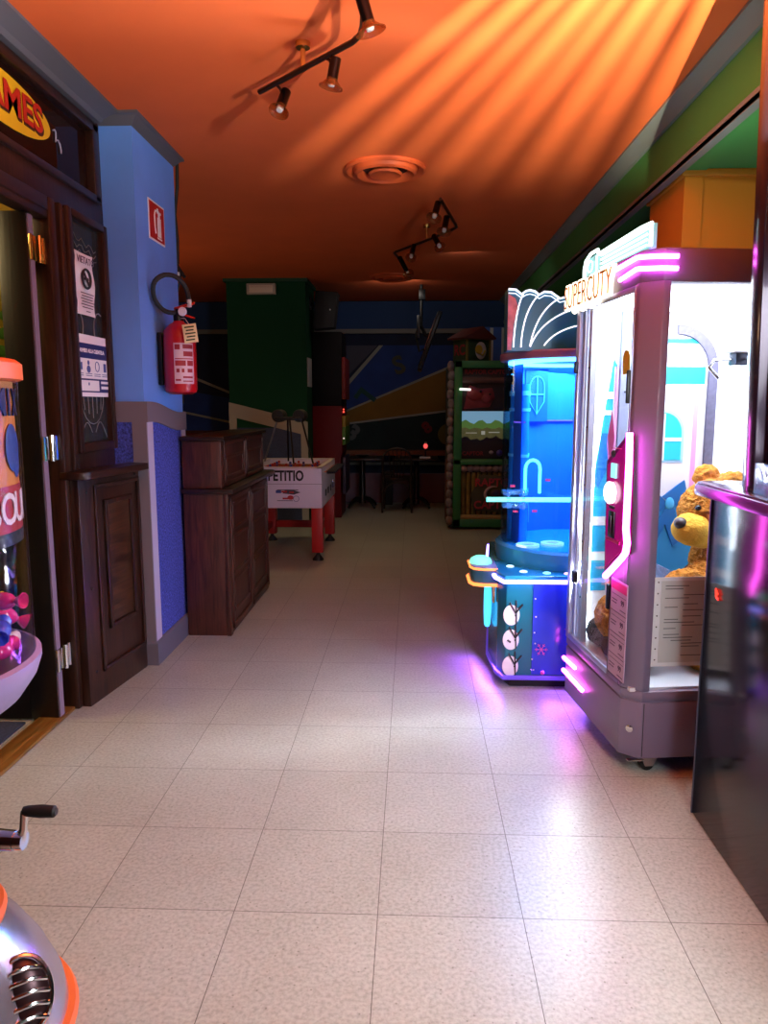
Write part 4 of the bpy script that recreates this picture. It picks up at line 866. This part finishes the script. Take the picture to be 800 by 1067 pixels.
t = thing('arcade_cabinet', 'dark red sided arcade cabinet right of the green pillar', 'arcade machine', (-1.03, 9.32, 0))
MB().prism([(-.19, 0), (.15, 0), (.15, .75), (.17, .80), (.17, 1.37), (-.19, 1.37)], 'y', -.3, .3, .004).build('side_case', M('cabinet_red', S(96, 8, 18), .5, spec=.2), t)
MB().prism([(-.19, 1.37), (.17, 1.37), (.17, 2.25), (-.19, 2.25)], 'y', -.3, .3, .01).build('hood', M('hood_black', S(9, 8, 10), .6, spec=.2), t)
for z0, z1, m_ in ((.3, .75, M('edge_dark', S(40, 30, 60), .5)), (.9, 1.12, M('edge_green', S(70, 110, 30), .5)), (1.12, 1.25, M('edge_yellow', S(150, 120, 30), .5)), (1.45, 1.95, M('edge_red', S(120, 20, 20), .5))):
    MB().box(.17, .21, -.31, .3, z0, z1, .005).build('edge_graphic', m_, t)
MB().sphere((.19, -.312, 1.30), .012).sphere((.19, -.312, 1.33), .01).build('indicator_lamp', glow('red_lamp', (1, .08, .05, 1), 1.5), t)
MB().sphere((.19, -.312, .98), .01).build('indicator_lamp', glow('warm_lamp', (1, .8, .7, 1), .8), t)

# ------------------------------------------------------------------ tables, chair and small things at the back
def pedestal_table(label, x, y):
    t = thing('pedestal_table', label, 'table', (x, y, 0), group=None)
    MB().box(-.29, .29, -.31, .31, .655, .685, .006).build('tabletop', M('table_black', S(24, 21, 21), .4), t)
    MB().lathe([(0, 0), (.05, .0), (.05, .02), (.038, .05), (.038, .62), (.10, .655), (0, .655)], c=(0, 0, .06), seg=16).build('column', black_metal, t)
    for k in range(4):
        a = PI/4+k*PI/2; c_, s_ = math.cos(a), math.sin(a)
        MB().tube([(c_*.03, s_*.03, .13), (c_*.12, s_*.12, .12), (c_*.20, s_*.20, .07), (c_*.25, s_*.25, .018)], [.022, .02, .017, .016], 8).build('foot', black_metal, t)
    return t
pedestal_table('black pedestal table at the back wall beside the football table', -.68, 9.95)
pedestal_table('black pedestal table at the back wall beside the jungle arcade machine', .05, 9.95)
t = thing('bentwood_chair', 'dark bentwood chair with spindle back in front of the back tables', 'chair', (-.20, 9.62, 0))
cw_ = M('chair_wood', S(36, 22, 16), .4)
MB().lathe([(0, .42), (.19, .42), (.2, .43), (.2, .45), (.18, .46), (0, .455)], seg=28).build('seat', cw_, t)
for s_ in (-1, 1):
    MB().tube([(s_*.19, -.17, 0), (s_*.175, -.15, .43)], [.014, .018], 8).build('leg', cw_, t)
    MB().tube([(s_*.18, .20, 0), (s_*.16, .15, .44)], [.014, .018], 8).build('leg', cw_, t)
MB().tube([(-.175, -.15, .43), (-.185, -.19, .66)]+[(.18*math.cos(a), -.20, .70+.14*math.sin(a)) for a in [PI-i*PI/10 for i in range(11)]]+[(.185, -.19, .66), (.175, -.15, .43)], .014, 8).build('back_hoop', cw_, t)
for k in range(5):
    x = -.09+.045*k; MB().tube([(x*.8, -.15, .45), (x*1.25, -.20, .82)], .007, 6).build('spindle', cw_, t)
MB().tube([(-.17, -.15, .25)]+[(.16*math.cos(a), -.15, .26+.13*math.sin(a)) for a in [PI-i*PI/10 for i in range(11)]]+[(.17, -.15, .25)], .009, 8).build('leg_hoop', cw_, t)
t = thing('waste_bin', 'black floor box standing behind the bentwood chair', 'bin', (-.35, 10.3, 0))
MB().prism([(-.07, 0), (.07, 0), (.08, .44), (-.08, .44)], 'y', -.1, .1, .012).build('body', black_rub, t)
MB().box(-.085, .085, -.105, .105, .44, .465, .008).build('lid', blackpaint, t)
t = thing('table_lamp', 'tiny red glowing lamp on the right back table', 'lamp', (.17, 9.93, .687))
MB().lathe([(0, 0), (.03, 0), (.03, .012), (.01, .02), (.01, .12), (0, .12)], seg=12).build('stand', black_metal, t)
MB().sphere((0, 0, .15), (.03, .03, .035), 10, 8).build('glow_bulb', glow('lamp_red', (1, .10, .09, 1), 1.2), t)
MB().sphere((0, 0, .19), (.02, .02, .015), 10, 8).build('cap', M('lamp_cap', S(210, 190, 170), .4), t)
tag(MB().box(-.07, .07, -.05, .05, 0, .02, .004).build('paper_napkins', paper, loc=(.16, 9.72, .687)), 'small white napkin pack on the right back table edge', 'napkins')

t = thing('television', 'black flat television tilted on a ceiling bracket at the back', 'television', (.19, 9.1, 2.12))
tv = MB(); tv.box(-.025, .025, -.45, .45, -.34, .34, .008, mat=Matrix.Rotation(math.radians(20), 4, 'Y')); tv.build('screen_case', M('tv_black', S(18, 20, 26), .35), t)
tv = MB(); tv.box(-.031, -.026, -.43, .43, -.32, .32, mat=Matrix.Rotation(math.radians(20), 4, 'Y')); tv.build('screen', M('tv_glass', S(10, 12, 18), .1), t, smooth=False)
MB().cyl((-.10, 0, .68), (-.10, 0, .2), .02).tube([(-.10, 0, .2), (-.05, 0, .1), (.0, 0, .08)], .02).tube([(-.10, .0, .3), (-.16, .02, .1), (-.12, 0, -.1), (-.02, 0, -.05)], .014).box(-.13, -.05, -.06, .06, .50, .62, .004).box(-.15, -.11, -.06, .06, .05, .32, .004).build('bracket', black_metal, t)

# ------------------------------------------------------------------ jungle machine with a lit screen
t = thing('jungle_arcade_machine', 'green framed jungle arcade machine with a lit landscape screen', 'arcade machine', (.74, 8.2, 0))
jg = M('jungle_green', S(34, 120, 60), .45); rock = M('rock_trim', S(128, 118, 122), .85, noise_amt=.5, noise_scale=14, bump=.8, bump_scale=20)
L0, R0 = -.29, .42
MB().box(L0, R0, .06, .6, .08, 1.86, .006).build('case', M('jungle_dark', S(26, 24, 26), .5), t)
MB().box(L0, L0+.085, -.01, .08, .03, 1.86, .006).box(R0-.07, R0, -.01, .08, .03, 1.86, .006).box(L0, R0, -.01, .08, 1.785, 1.86, .006).box(L0, R0, -.01, .08, .73, .79, .006).box(L0, R0, -.01, .08, .03, .12, .006).build('frame', jg, t)
rk = MB()
for k in range(18):
    z = .05+k*.1; rk.sphere((L0-.035+.006*math.sin(k*2.1), .03, z+.05), (.042, .045, .062), 10, 8)
rk2 = MB()
for k in range(9): rk2.sphere((L0+.12+k*.07, .03, .685), (.05, .04, .04), 10, 8)
rk.build('rock_column', rock, t); rk2.build('rock_shelf', rock, t)
MB().box(L0-.07, L0, .07, .55, .05, 1.80, .01).build('side_panel', M('jungle_side', S(34, 44, 40), .6, noise_amt=.6, noise_scale=8), t)
MB().box(L0-.08, L0-.02, .05, .3, .08, .78, .01).build('side_relief', M('side_brown', S(88, 48, 36), .7, noise_amt=.4, noise_scale=8), t)
sb = MB().box(L0+.085, R0-.07, .05, .058, .985, 1.316).build('screen', glow('screen_sky', (.20, .42, .62, 1), .6), t, smooth=False)
x0, x1 = L0+.085, R0-.07
MB().prism([(x0, 1.20)]+[(x0+(x1-x0)*i/12, 1.20+.025*math.sin(i*1.7)) for i in range(13)]+[(x1, 1.10), (x0, 1.10)], 'y', .046, .05).build('screen_hills', glow('screen_green', (.11, .24, .05, 1), .42), sb, smooth=False)
MB().prism([(x0, 1.13)]+[(x0+(x1-x0)*i/12, 1.13+.012*math.sin(i*2.3)) for i in range(13)]+[(x1, .985), (x0, .985)], 'y', .042, .046).build('screen_ground', M('screen_field', S(70, 70, 36), .4, emit=(.14, .14, .05, 1), es=.32, noise_amt=.5, noise_scale=20), sb, smooth=False)
MB().prism([(x0, 1.04)]+[(x0+(x1-x0)*i/16, 1.02+.03*math.sin(i*1.3)*math.sin(i*.7)) for i in range(17)]+[(x1, .985), (x0, .985)], 'y', .038, .042).build('screen_shadow', M('screen_dark', S(14, 14, 20), .4), sb, smooth=False)
MB().box(x0+.05, x0+.17, .036, .04, 1.075, 1.082).box(x0+.22, x0+.26, .036, .04, 1.06, 1.10).box(x0+.30, x0+.42, .036, .04, 1.08, 1.09).build('screen_figure', glow('screen_pale', (.5, .52, .45, 1), .4), sb, smooth=False)
s = MB(); s.text('RAPTOR CAPTOR', .065, frame_mat((.07, .05, 1.74), (1, 0, 0), (0, 0, 1)), .003, bold=.002, sx=.95); s.build('top_lettering', M('jungle_red', S(136, 34, 40), .5), t, smooth=False)
MB().box(x0, x1, .02, .06, 1.62, 1.68, .01).cyl((x0, .03, 1.66), (x1, .03, 1.65), .03).build('beam', M('beam_brown', S(96, 70, 66), .6), t)
dh = MB(); dh.prism([(x0+.02, 1.34), (x0+.30, 1.36), (x0+.36, 1.46), (x0+.33, 1.57), (x0+.2, 1.56), (x0+.08, 1.60), (x0+.05, 1.50)], 'y', .02, .06, .008)
dh.sphere((x0+.15, .02, 1.50), (.10, .03, .07)).sphere((x0+.27, .02, 1.46), (.07, .03, .06))
dho = dh.build('dinosaur_head', M('dino_red', S(140, 54, 62), .6, noise_amt=.3, noise_scale=12), t)
MB().sphere((x0+.20, -.01, 1.53), .014).sphere((x0+.30, -.01, 1.50), .012).build('eye', ink, dho)
MB().cyl((x0-.03, -.02, 1.555), (x0+.09, -.02, 1.55), .012).build('top_light', glow('white_glint', (1, 1, .92, 1), 1.6), t)
s = MB(); s.text('CAPTOR', .06, frame_mat((x0+.13, .045, .85), (1, 0, 0), (0, 0, 1)), .003, bold=.001); s.build('deck_lettering', M('jungle_red', S(136, 34, 40)), t, smooth=False)
MB().sphere((x0+.42, .0, .86), .035).build('joystick', M('ball_blue', S(50, 50, 150), .3), t)
MB().sphere((x0+.33, .02, .865), (.025, .02, .02)).build('push_button', M('button_grey', S(150, 140, 150), .3), t)
for k in range(10): 
    x = x0+.03+k*.058; MB().tube([(x, .045, .13), (x, .04, .30), (x, .045, .45), (x, .042, .64)], [.026, .024, .027, .025], 8).build('bamboo_cane', M('bamboo', S(122, 112, 52), .6, noise_amt=.4, noise_scale=12), t)
MB().cyl((x0, .02, .14), (x1, .02, .14), .03, .03, 10).build('bamboo_rail', M('bamboo_lt', S(150, 132, 74), .6), t)
pq = MB(); pq.prism([(x0+.14, .22), (x1-.02, .2), (x1, .40), (x1-.03, .60), (x0+.2, .62), (x0+.18, .50), (x0+.11, .40)], 'y', -.01, .04, .006)
pqo = pq.build('plaque', M('plaque_brown', S(58, 62, 40), .7, noise_amt=.3, noise_scale=14), t)
for w_, z_ in (('RAPTOR', .53), ('CAPTOR', .28)): MB().text(w_, .12, frame_mat((x0+.38, -.014, z_), (1, 0, 0), (0, 0, 1)), .004, bold=.003).build('plaque_lettering', M('jungle_red2', S(170, 52, 60), .5), pqo, smooth=False)
MB().tube([(x0+.37+.10*math.cos(a), -.014, .405+.085*math.sin(a)) for a in [PI*.4+i*PI*1.3/12 for i in range(13)]], [.004+.014*math.sin(i/12*PI) for i in range(13)], 8).build('claw_emblem', M('emblem_pale', S(170, 150, 150), .5), pqo)
MB().sphere((x0+.39, -.01, .405), (.06, .01, .05)).build('emblem_disc', M('emblem_dark', S(50, 34, 60), .5), pqo)
hut = MB().box(-.16, .16, -.13, .13, 0, .27, .004).build('topper_hut', M('hut_green', S(44, 66, 36), .6, noise_amt=.3, noise_scale=12), t, loc=(-.09, .28, 1.86), rotz=math.radians(32))
MB().prism([(-.21, .26), (-.2, .24), (.2, .24), (.21, .26), (.02, .38)], 'y', -.18, .18, .003).build('roof', M('hut_roof', S(92, 34, 28), .7), hut)
MB().box(-.165, .165, -.14, .14, .235, .26, .004).box(-.165, -.145, -.14, -.12, 0, .24).box(.145, .165, -.14, -.12, 0, .24).build('hut_frame', M('hut_frame', S(120, 104, 44), .6), hut)
MB().sphere((.03, -.132, .12), (.075, .006, .095)).build('hut_emblem', M('emblem_pale2', S(190, 184, 176), .5), hut)
MB().sphere((.0, -.137, .13), (.05, .006, .05)).tube([(-.03, -.142, .10), (.05, -.142, .07), (.08, -.142, .12)], .01).build('raptor_emblem', M('emblem_gold', S(190, 160, 50), .5), hut)
s = MB(); s.text('RC', .16, frame_mat((-.163, 0, .12), (0, -1, 0), (0, 0, 1)), .002, bold=.004); s.build('hut_lettering', M('jungle_red', S(136, 34, 40)), hut, smooth=False)

t = thing('striped_booth', 'blue and white striped booth panel behind the jungle machine', 'booth', (1.15, 9.3, 0))
MB().box(-.28, .28, -.05, .05, 0, 2.32, .006).build('panel', M('stripe_blue', S(44, 84, 160), .6), t)
for k in range(4): MB().box(-.22+k*.14, -.18+k*.14, -.053, -.05, .02, 2.31).build('stripe', M('stripe_white', S(190, 190, 186), .6), t, smooth=False)

# ------------------------------------------------------------------ candy vending machine at the left edge
t = thing('candy_vending_machine', 'round candy vending machine with clear drum and crank at the left edge', 'vending machine', (-1.05, 1.4, .175)); t.scale = (.875,)*3
vl = M('vendor_lilac', S(158, 140, 190), .35, .1); vs = M('vendor_silver', S(190, 184, 200), .25, .8)
MB().lathe([(0, .12), (.17, .118), (.225, .07), (.275, -.02), (.31, -.11), (.325, -.2), (0, -.2)], seg=48).build('base', vs, t)
MB().lathe([(.30, -.16), (.336, -.165), (.344, -.18), (.338, -.2), (.30, -.2)], seg=48).build('base_ring', M('vendor_orange', S(232, 110, 50), .5), t)
vent = MB(); vq = frame_mat((.262, -.03, -.02), (.813, .582, 0), (-.293, .409, .865))
vent.sphere((0, 0, 0), (.062, .085, .03), 24, 14, mat=vq)
vo = vent.build('vent_cover', M('vent_shadow', S(60, 40, 44), .3, .7), t)
g = MB(); g.tube([Vector((.062*math.cos(a), .085*math.sin(a), .012)) for a in [i*2*PI/28 for i in range(28)]], .007, 8, closed=True, mat=vq)
for k in range(5):
    y_ = -.055+.027*k; w_ = .058*math.sqrt(max(.05, 1-(y_/.09)**2)); g.tube([Vector((-w_, y_-.008, .012)), Vector((-w_*.4, y_+.004, .03)), Vector((w_*.4, y_+.004, .03)), Vector((w_, y_-.008, .012))], .0058, 8, mat=vq)
g.build('vent_louvre', chrome, vo)
MB().lathe([(.0, .12), (.172, .12), (.172, .25), (.168, .255), (0, .255)], seg=40).build('collar', M('vendor_blue', S(40, 84, 160), .4), t)
MB().lathe([(.17, .125), (.188, .125), (.192, .14), (.185, .155), (.17, .155)], seg=40).build('collar_ring', M('vendor_orange', S(232, 110, 50)), t)
MB().lathe([(0, .25), (.15, .25), (.15, .34), (.17, .36), (.18, .40), (.18, .62), (.17, .66), (0, .66)], seg=40).build('mechanism', M('vendor_white', S(206, 204, 216), .3, .3), t)
ck = MB().cyl((.15, -.09, .43), (.315, -.10, .43), .028, .022, 16).lathe([(0, 0), (.02, 0), (.02, .02), (0, .02)], mat=frame_mat((.315, -.10, .43), (0, 1, 0), (0, 0, 1)), seg=14).build('crank', chrome, t)
MB().tube([(.325, -.10, .43), (.335, -.10, .46), (.34, -.10, .50)], [.011, .009, .009], 8).build('crank_arm', chrome, ck)
MB().lathe([(0, 0), (.010, 0), (.012, .01), (.0145, .04), (.013, .07), (.008, .075), (0, .075)], seg=14, mat=frame_mat((.338, -.10, .502), (0, 1, 0), (0, 0, 1))).build('crank_handle', black_rub, ck)
MB().lathe([(.0, .62), (.14, .62), (.20, .65), (.265, .70), (.30, .75), (.312, .785), (.312, .80), (.30, .805), (.295, .79), (.28, .76), (.19, .69), (0, .68)], seg=56).build('bowl', vl, t)
MB().lathe([(.296, .79), (.30, .79), (.30, 1.46), (.296, 1.46), (.296, .79)], seg=56).build('drum', pane_mat('drum_pane', (.93, .93, .97, 1)), t)
MB().lathe([(0, 1.50), (.30, 1.50), (.312, 1.49), (.312, 1.455), (.295, 1.45), (0, 1.45)], seg=56).build('lid', M('vendor_orange', S(232, 110, 50)), t)
MB().cyl((0, 0, .68), (0, 0, 1.45), .06, .06, 20).build('core', M('core_white', S(210, 210, 230), .4), t)
MB().tube([(.19*math.cos(i*.28), .19*math.sin(i*.28), .82+.0042*i) for i in range(130)], .016, 8).build('spiral_chute', M('chute_cyan', S(120, 210, 240), .15, coat=.5), t)
ca = lambda r, a, z: (-1.05+.875*r*math.cos(a), 1.4+.875*r*math.sin(a), .175+.875*z)
cardm = M('card_orange', S(222, 140, 50), .6)
t = thing('candy_card', 'orange candy poster with MIX and SOUR lettering inside the vending drum', 'poster', (-1.05, 1.4, .175)); t.scale = (.875,)*3
A0, A1 = -.7, .66
MB().lathe([(.285, 1.08), (.288, 1.08), (.288, 1.45), (.285, 1.45), (.285, 1.08)], seg=24, a0=A0, a1=A1).build('card', cardm, t)
MB().lathe([(.2885, 1.11), (.2895, 1.11), (.2895, 1.215), (.2885, 1.215)], seg=24, a0=A0, a1=A1).build('red_band', M('card_red', S(176, 30, 44), .6), t)
MB().lathe([(.2885, 1.08), (.2895, 1.08), (.2895, 1.11), (.2885, 1.11)], seg=24, a0=A0, a1=A1).build('black_band', ink, t)
def wrap_text(mb, s_, size, r, a, z, sx=1):
    for i, ch in enumerate(s_):
        aa = a+(i-(len(s_)-1)/2)*size*.62*sx/r
        mb.text(ch, size, frame_mat((r*math.cos(aa), r*math.sin(aa), z), (-math.sin(aa), math.cos(aa), 0), (0, 0, 1)), .0012, bold=.002, sx=sx)
    return mb
wrap_text(MB(), 'MIX', .085, .2905, .20, 1.40, .95).build('card_lettering', navy, t, smooth=False)
wrap_text(MB(), 'SOUR', .10, .2905, .17, 1.16, .95).build('card_lettering', M('letter_white', S(240, 232, 236), .6), t, smooth=False)
cd = MB()
for aa, z, rr, hh in ((.22, 1.30, .045, .055), (.30, 1.27, .03, .04)):
    q = frame_mat((.2895*math.cos(aa), .2895*math.sin(aa), z), (-math.sin(aa), math.cos(aa), 0), (0, 0, 1))
    cd.sphere((0, 0, 0), (rr, hh, .003), 20, 10, mat=q)
cd.build('candy_motif', M('motif_blue', S(44, 74, 160), .5), t)
# wrapped candies heaped in the drum
cols = [S(230, 230, 240), S(60, 90, 220), S(225, 50, 140), S(236, 206, 60), S(150, 60, 200), S(240, 120, 40), S(60, 190, 230), S(205, 30, 50)]
nm = ['white', 'blue', 'pink', 'yellow', 'violet', 'orange', 'cyan', 'red']
random.seed(11)
proto = {}
k = 0
layer = [(.79, 11, .232), (.79, 5, .13), (.845, 11, .24), (.90, 9, .235)]
for z, n_, rr in layer:
    for i in range(n_):
        a = 2*PI*i/n_+z*9; ci = k % 8; k += 1
        lab = 'candy in a %s wrapper in the vending machine drum' % nm[ci]
        rz = random.uniform(0, PI)
        if ci not in proto:
            o = thing('wrapped_candy', lab, 'candy', (0, 0, 0), rz, 'wrapped candies in the drum'); proto[ci] = o
            cm = M('wrap_'+nm[ci], cols[ci], .2, coat=.5)
            MB().sphere((0, 0, 0), (.034, .022, .022), 14, 10).build('sweet', cm, o)
            for s_ in (-1, 1): MB().lathe([(.004, .03), (.012, .04), (.02, .055), (.018, .056), (.003, .034)], seg=10, mat=Matrix.Rotation(s_*PI/2, 4, 'Y')).build('wrapper_twist', cm, o)
        else:
            o = proto[ci].copy(); C.objects.link(o)
            for ch in proto[ci].children:
                c2 = ch.copy(); C.objects.link(c2); c2.parent = o
        o.scale = (.875,)*3; o.location = ca(rr, a, z+.028); o.rotation_euler = (random.uniform(-.5, .5), random.uniform(-.5, .5), rz)

# ------------------------------------------------------------------ lights
def area(name, loc, to, sx, sy, power, col=(1, 1, 1), spread=180):
    l = bpy.data.lights.new(name, 'AREA'); l.shape = 'RECTANGLE'; l.size = sx; l.size_y = sy; l.energy = power; l.color = col; l.spread = math.radians(spread)
    o = bpy.data.objects.new(name, l); C.objects.link(o); o.location = loc
    o.rotation_euler = (Vector(to)-Vector(loc)).to_track_quat('-Z', 'Y').to_euler(); return o
def point(name, loc, power, col=(1, 1, 1), r=.05):
    l = bpy.data.lights.new(name, 'POINT'); l.energy = power; l.color = col; l.shadow_soft_size = r
    o = bpy.data.objects.new(name, l); C.objects.link(o); o.location = loc; return o
# lit machine just outside the frame, to the right of the camera
area('key_machine_lamp', (.95, .75, 1.5), (-.1, 2.7, 0), .35, .9, 26, (.93, .97, 1), 114)
hs = bpy.data.lights.new('pillar_fill_spot', 'SPOT'); hs.energy = 60; hs.color = (1, .9, .7); hs.spot_size = math.radians(24); hs.spot_blend = .8; hs.shadow_soft_size = .03  # unseen spot added to brighten the orange pillar
ho = bpy.data.objects.new('pillar_fill_spot', hs); C.objects.link(ho); ho.location = (-.3, 1.2, 2.6); ho.rotation_euler = (Vector((1.62, 3.83, 2.2))-Vector((-.3, 1.2, 2.6))).to_track_quat('-Z', 'Y').to_euler()
# lamps added out of view: one washes the ceiling, one throws streaks
def lamp_spot(name, loc, to, power, col, cone, blend=.6, r=.003):
    l = bpy.data.lights.new(name, 'SPOT'); l.energy = power; l.color = col; l.spot_size = math.radians(cone); l.spot_blend = blend; l.shadow_soft_size = r
    o = bpy.data.objects.new(name, l); C.objects.link(o); o.location = loc
    o.rotation_euler = (Vector(to)-Vector(loc)).to_track_quat('-Z', 'Y').to_euler(); return o
lv = thing('fill_uplighter', 'open topped black lamp added out of view to wash the ceiling', 'lamp', (.72, 1.0, 1.95))  # unseen lamp added to brighten the near ceiling, shade cut to suit
g = MB()
g.lathe([(.075, -.10), (.095, -.10), (.095, .006), (.092, .006), (.075, -.10)], seg=24, a0=math.radians(-40), a1=math.radians(80))
g.lathe([(.075, -.10), (.095, -.10), (.095, .022), (.092, .022), (.075, -.10)], seg=40, a0=math.radians(80), a1=math.radians(320))
g.lathe([(0, -.11), (.095, -.11), (.095, -.10), (0, -.10)], seg=32)
g.build('shade', blackpaint, lv)
MB().cyl((0, 0, -1.95), (0, 0, -.11), .012).lathe([(0, 0), (.13, 0), (.13, .015), (0, .02)], c=(0, 0, -1.95), seg=24).build('stand', black_metal, lv)
lamp_spot('fill_uplighter_bulb', (.72, 1.0, 1.95), (.0, 2.6, 3.1), 500, (1, .95, .82), 150, .6, .02)
ll = thing('streak_helper_lamp', 'slotted lamp added out of view, slits shaped for the ceiling streaks', 'lamp', (.88, 1.62, 1.98))  # unseen housing, slits cut to streak the ceiling
g = MB()
slits = [(83, 1.3), (88.5, 1.0), (93, 1.5), (98, 1.1), (102.5, 1.7), (107.5, 1.0), (112.5, 1.4), (118, 1.0)]
edge = 83-1.3
start = slits[-1][0]+slits[-1][1]
g.lathe([(.07, -.12), (.08, -.12), (.08, .22), (.07, .22), (.07, -.12)], seg=60, a0=math.radians(start), a1=math.radians(edge+360))
for (c0, h0), (c1, h1) in zip(slits, slits[1:]):
    g.lathe([(.07, -.12), (.08, -.12), (.08, .22), (.07, .22), (.07, -.12)], seg=3, a0=math.radians(c0+h0), a1=math.radians(c1-h1))
g.lathe([(.07, -.12), (.08, -.12), (.08, .019), (.07, .017), (.07, -.12)], seg=20, a0=math.radians(edge), a1=math.radians(start))
g.lathe([(0, .22), (.085, .22), (.085, .235), (0, .235)], seg=32).lathe([(0, -.13), (.085, -.13), (.085, -.005), (0, -.005)], seg=32)
g.build('housing', blackpaint, ll)
MB().box(.07, .09, -.03, .03, -.10, -.06, .004).build('bracket', blackpaint, ll)
point('streak_helper_bulb', (.88, 1.62, 1.98), 900, (1, .98, .66), .0025)
lamp_spot('beam_fill_spot', (-.5, 1.5, 2.55), (1.25, 2.95, 2.66), 26, (1, .95, .8), 40, .9, .03)  # unseen spot added to brighten the green beam
# claw machine interior
p = claw_world((.4, .34, 1.78)); area('claw_lamp', p, (p[0], p[1], 0), .5, .45, 15, (.93, .97, 1))
p = claw_world((.085, .615, 1.1)); q_ = claw_world((-1.0, .55, 1.25)); area('claw_strip_lamp', p, q_, .02, 1.2, 75, (.93, .97, 1))
p = claw_world((.45, .40, 1.95)); area('alcove_fill_lamp', p, (p[0]+.2, p[1]+.3, 3), .3, .3, 3.5, (.8, 1, .9))  # upward lamp added on the claw roof to brighten the alcove
# cylinder interior
area('cylinder_lamp', (.87, 4.0, 1.59), (.80, 3.9, 0), .55, .55, 36, (.15, .56, 1))
area('floor_fill_side', (.40, 3.76, .09), (.1, 3.7, 0), .5, .02, 3.5, (.34, .10, 1))  # violet light added to colour the floor left of the base
area('floor_fill_front', (.75, 3.505, .09), (.70, 3.2, 0), .5, .02, 3.0, (.30, .10, 1))  # violet light added to colour the floor before the base
# warm lamp in the foyer and over the back room
area('foyer_lamp', (-2.9, 2.6, 2.6), (-1.8, 2.9, 0), .5, .5, 26, (1, .74, .34))
area('back_room_lamp', (-.7, 7.3, 2.7), (-.5, 6.7, 0), .4, .4, 6, (1, .74, .34), 140)
area('back_wall_fill', (-.2, 8.7, 2.75), (-.1, 10.4, 1.0), .5, .3, 3.5, (1, .9, .8))  # unseen lamp added to lift the dark back wall
area('jungle_fill', (.45, 7.1, 2.75), (.6, 8.2, .9), .3, .3, 1.5, (.9, .95, 1))  # unseen lamp added to brighten the jungle machine
point('far_left_fill', (-2.9, 6.6, 1.7), 12.0, (1, .66, .36), .2)  # bare light added to brighten the far left ceiling from below

# ------------------------------------------------------------------ world, camera, view
w = bpy.data.worlds.new('World'); bpy.context.scene.world = w; w.use_nodes = True
w.node_tree.nodes['Background'].inputs[0].default_value = (.02, .02, .025, 1); w.node_tree.nodes['Background'].inputs[1].default_value = .2
cam = bpy.data.cameras.new('Camera'); co = bpy.data.objects.new('Camera', cam); C.objects.link(co)
co.location = (0, 0, 1.4); co.rotation_euler = (math.radians(90-8.35), 0, math.radians(2.23))
cam.sensor_fit = 'HORIZONTAL'; cam.sensor_width = 36; cam.lens = 36*770/800; cam.clip_start = .02
sc_ = bpy.context.scene; sc_.camera = co
sc_.view_settings.view_transform = 'Standard'; sc_.view_settings.look = 'None'; sc_.view_settings.exposure = 0; sc_.view_settings.gamma = 1
try: sc_.view_settings.use_curve_mapping = False
except Exception: pass
sc_.cycles.use_denoising = True
sc_.cycles.max_bounces = 10; sc_.cycles.diffuse_bounces = 4; sc_.cycles.glossy_bounces = 4; sc_.cycles.transparent_max_bounces = 16
sc_.cycles.sample_clamp_indirect = 4
sc_.cycles.caustics_reflective = False; sc_.cycles.caustics_refractive = False
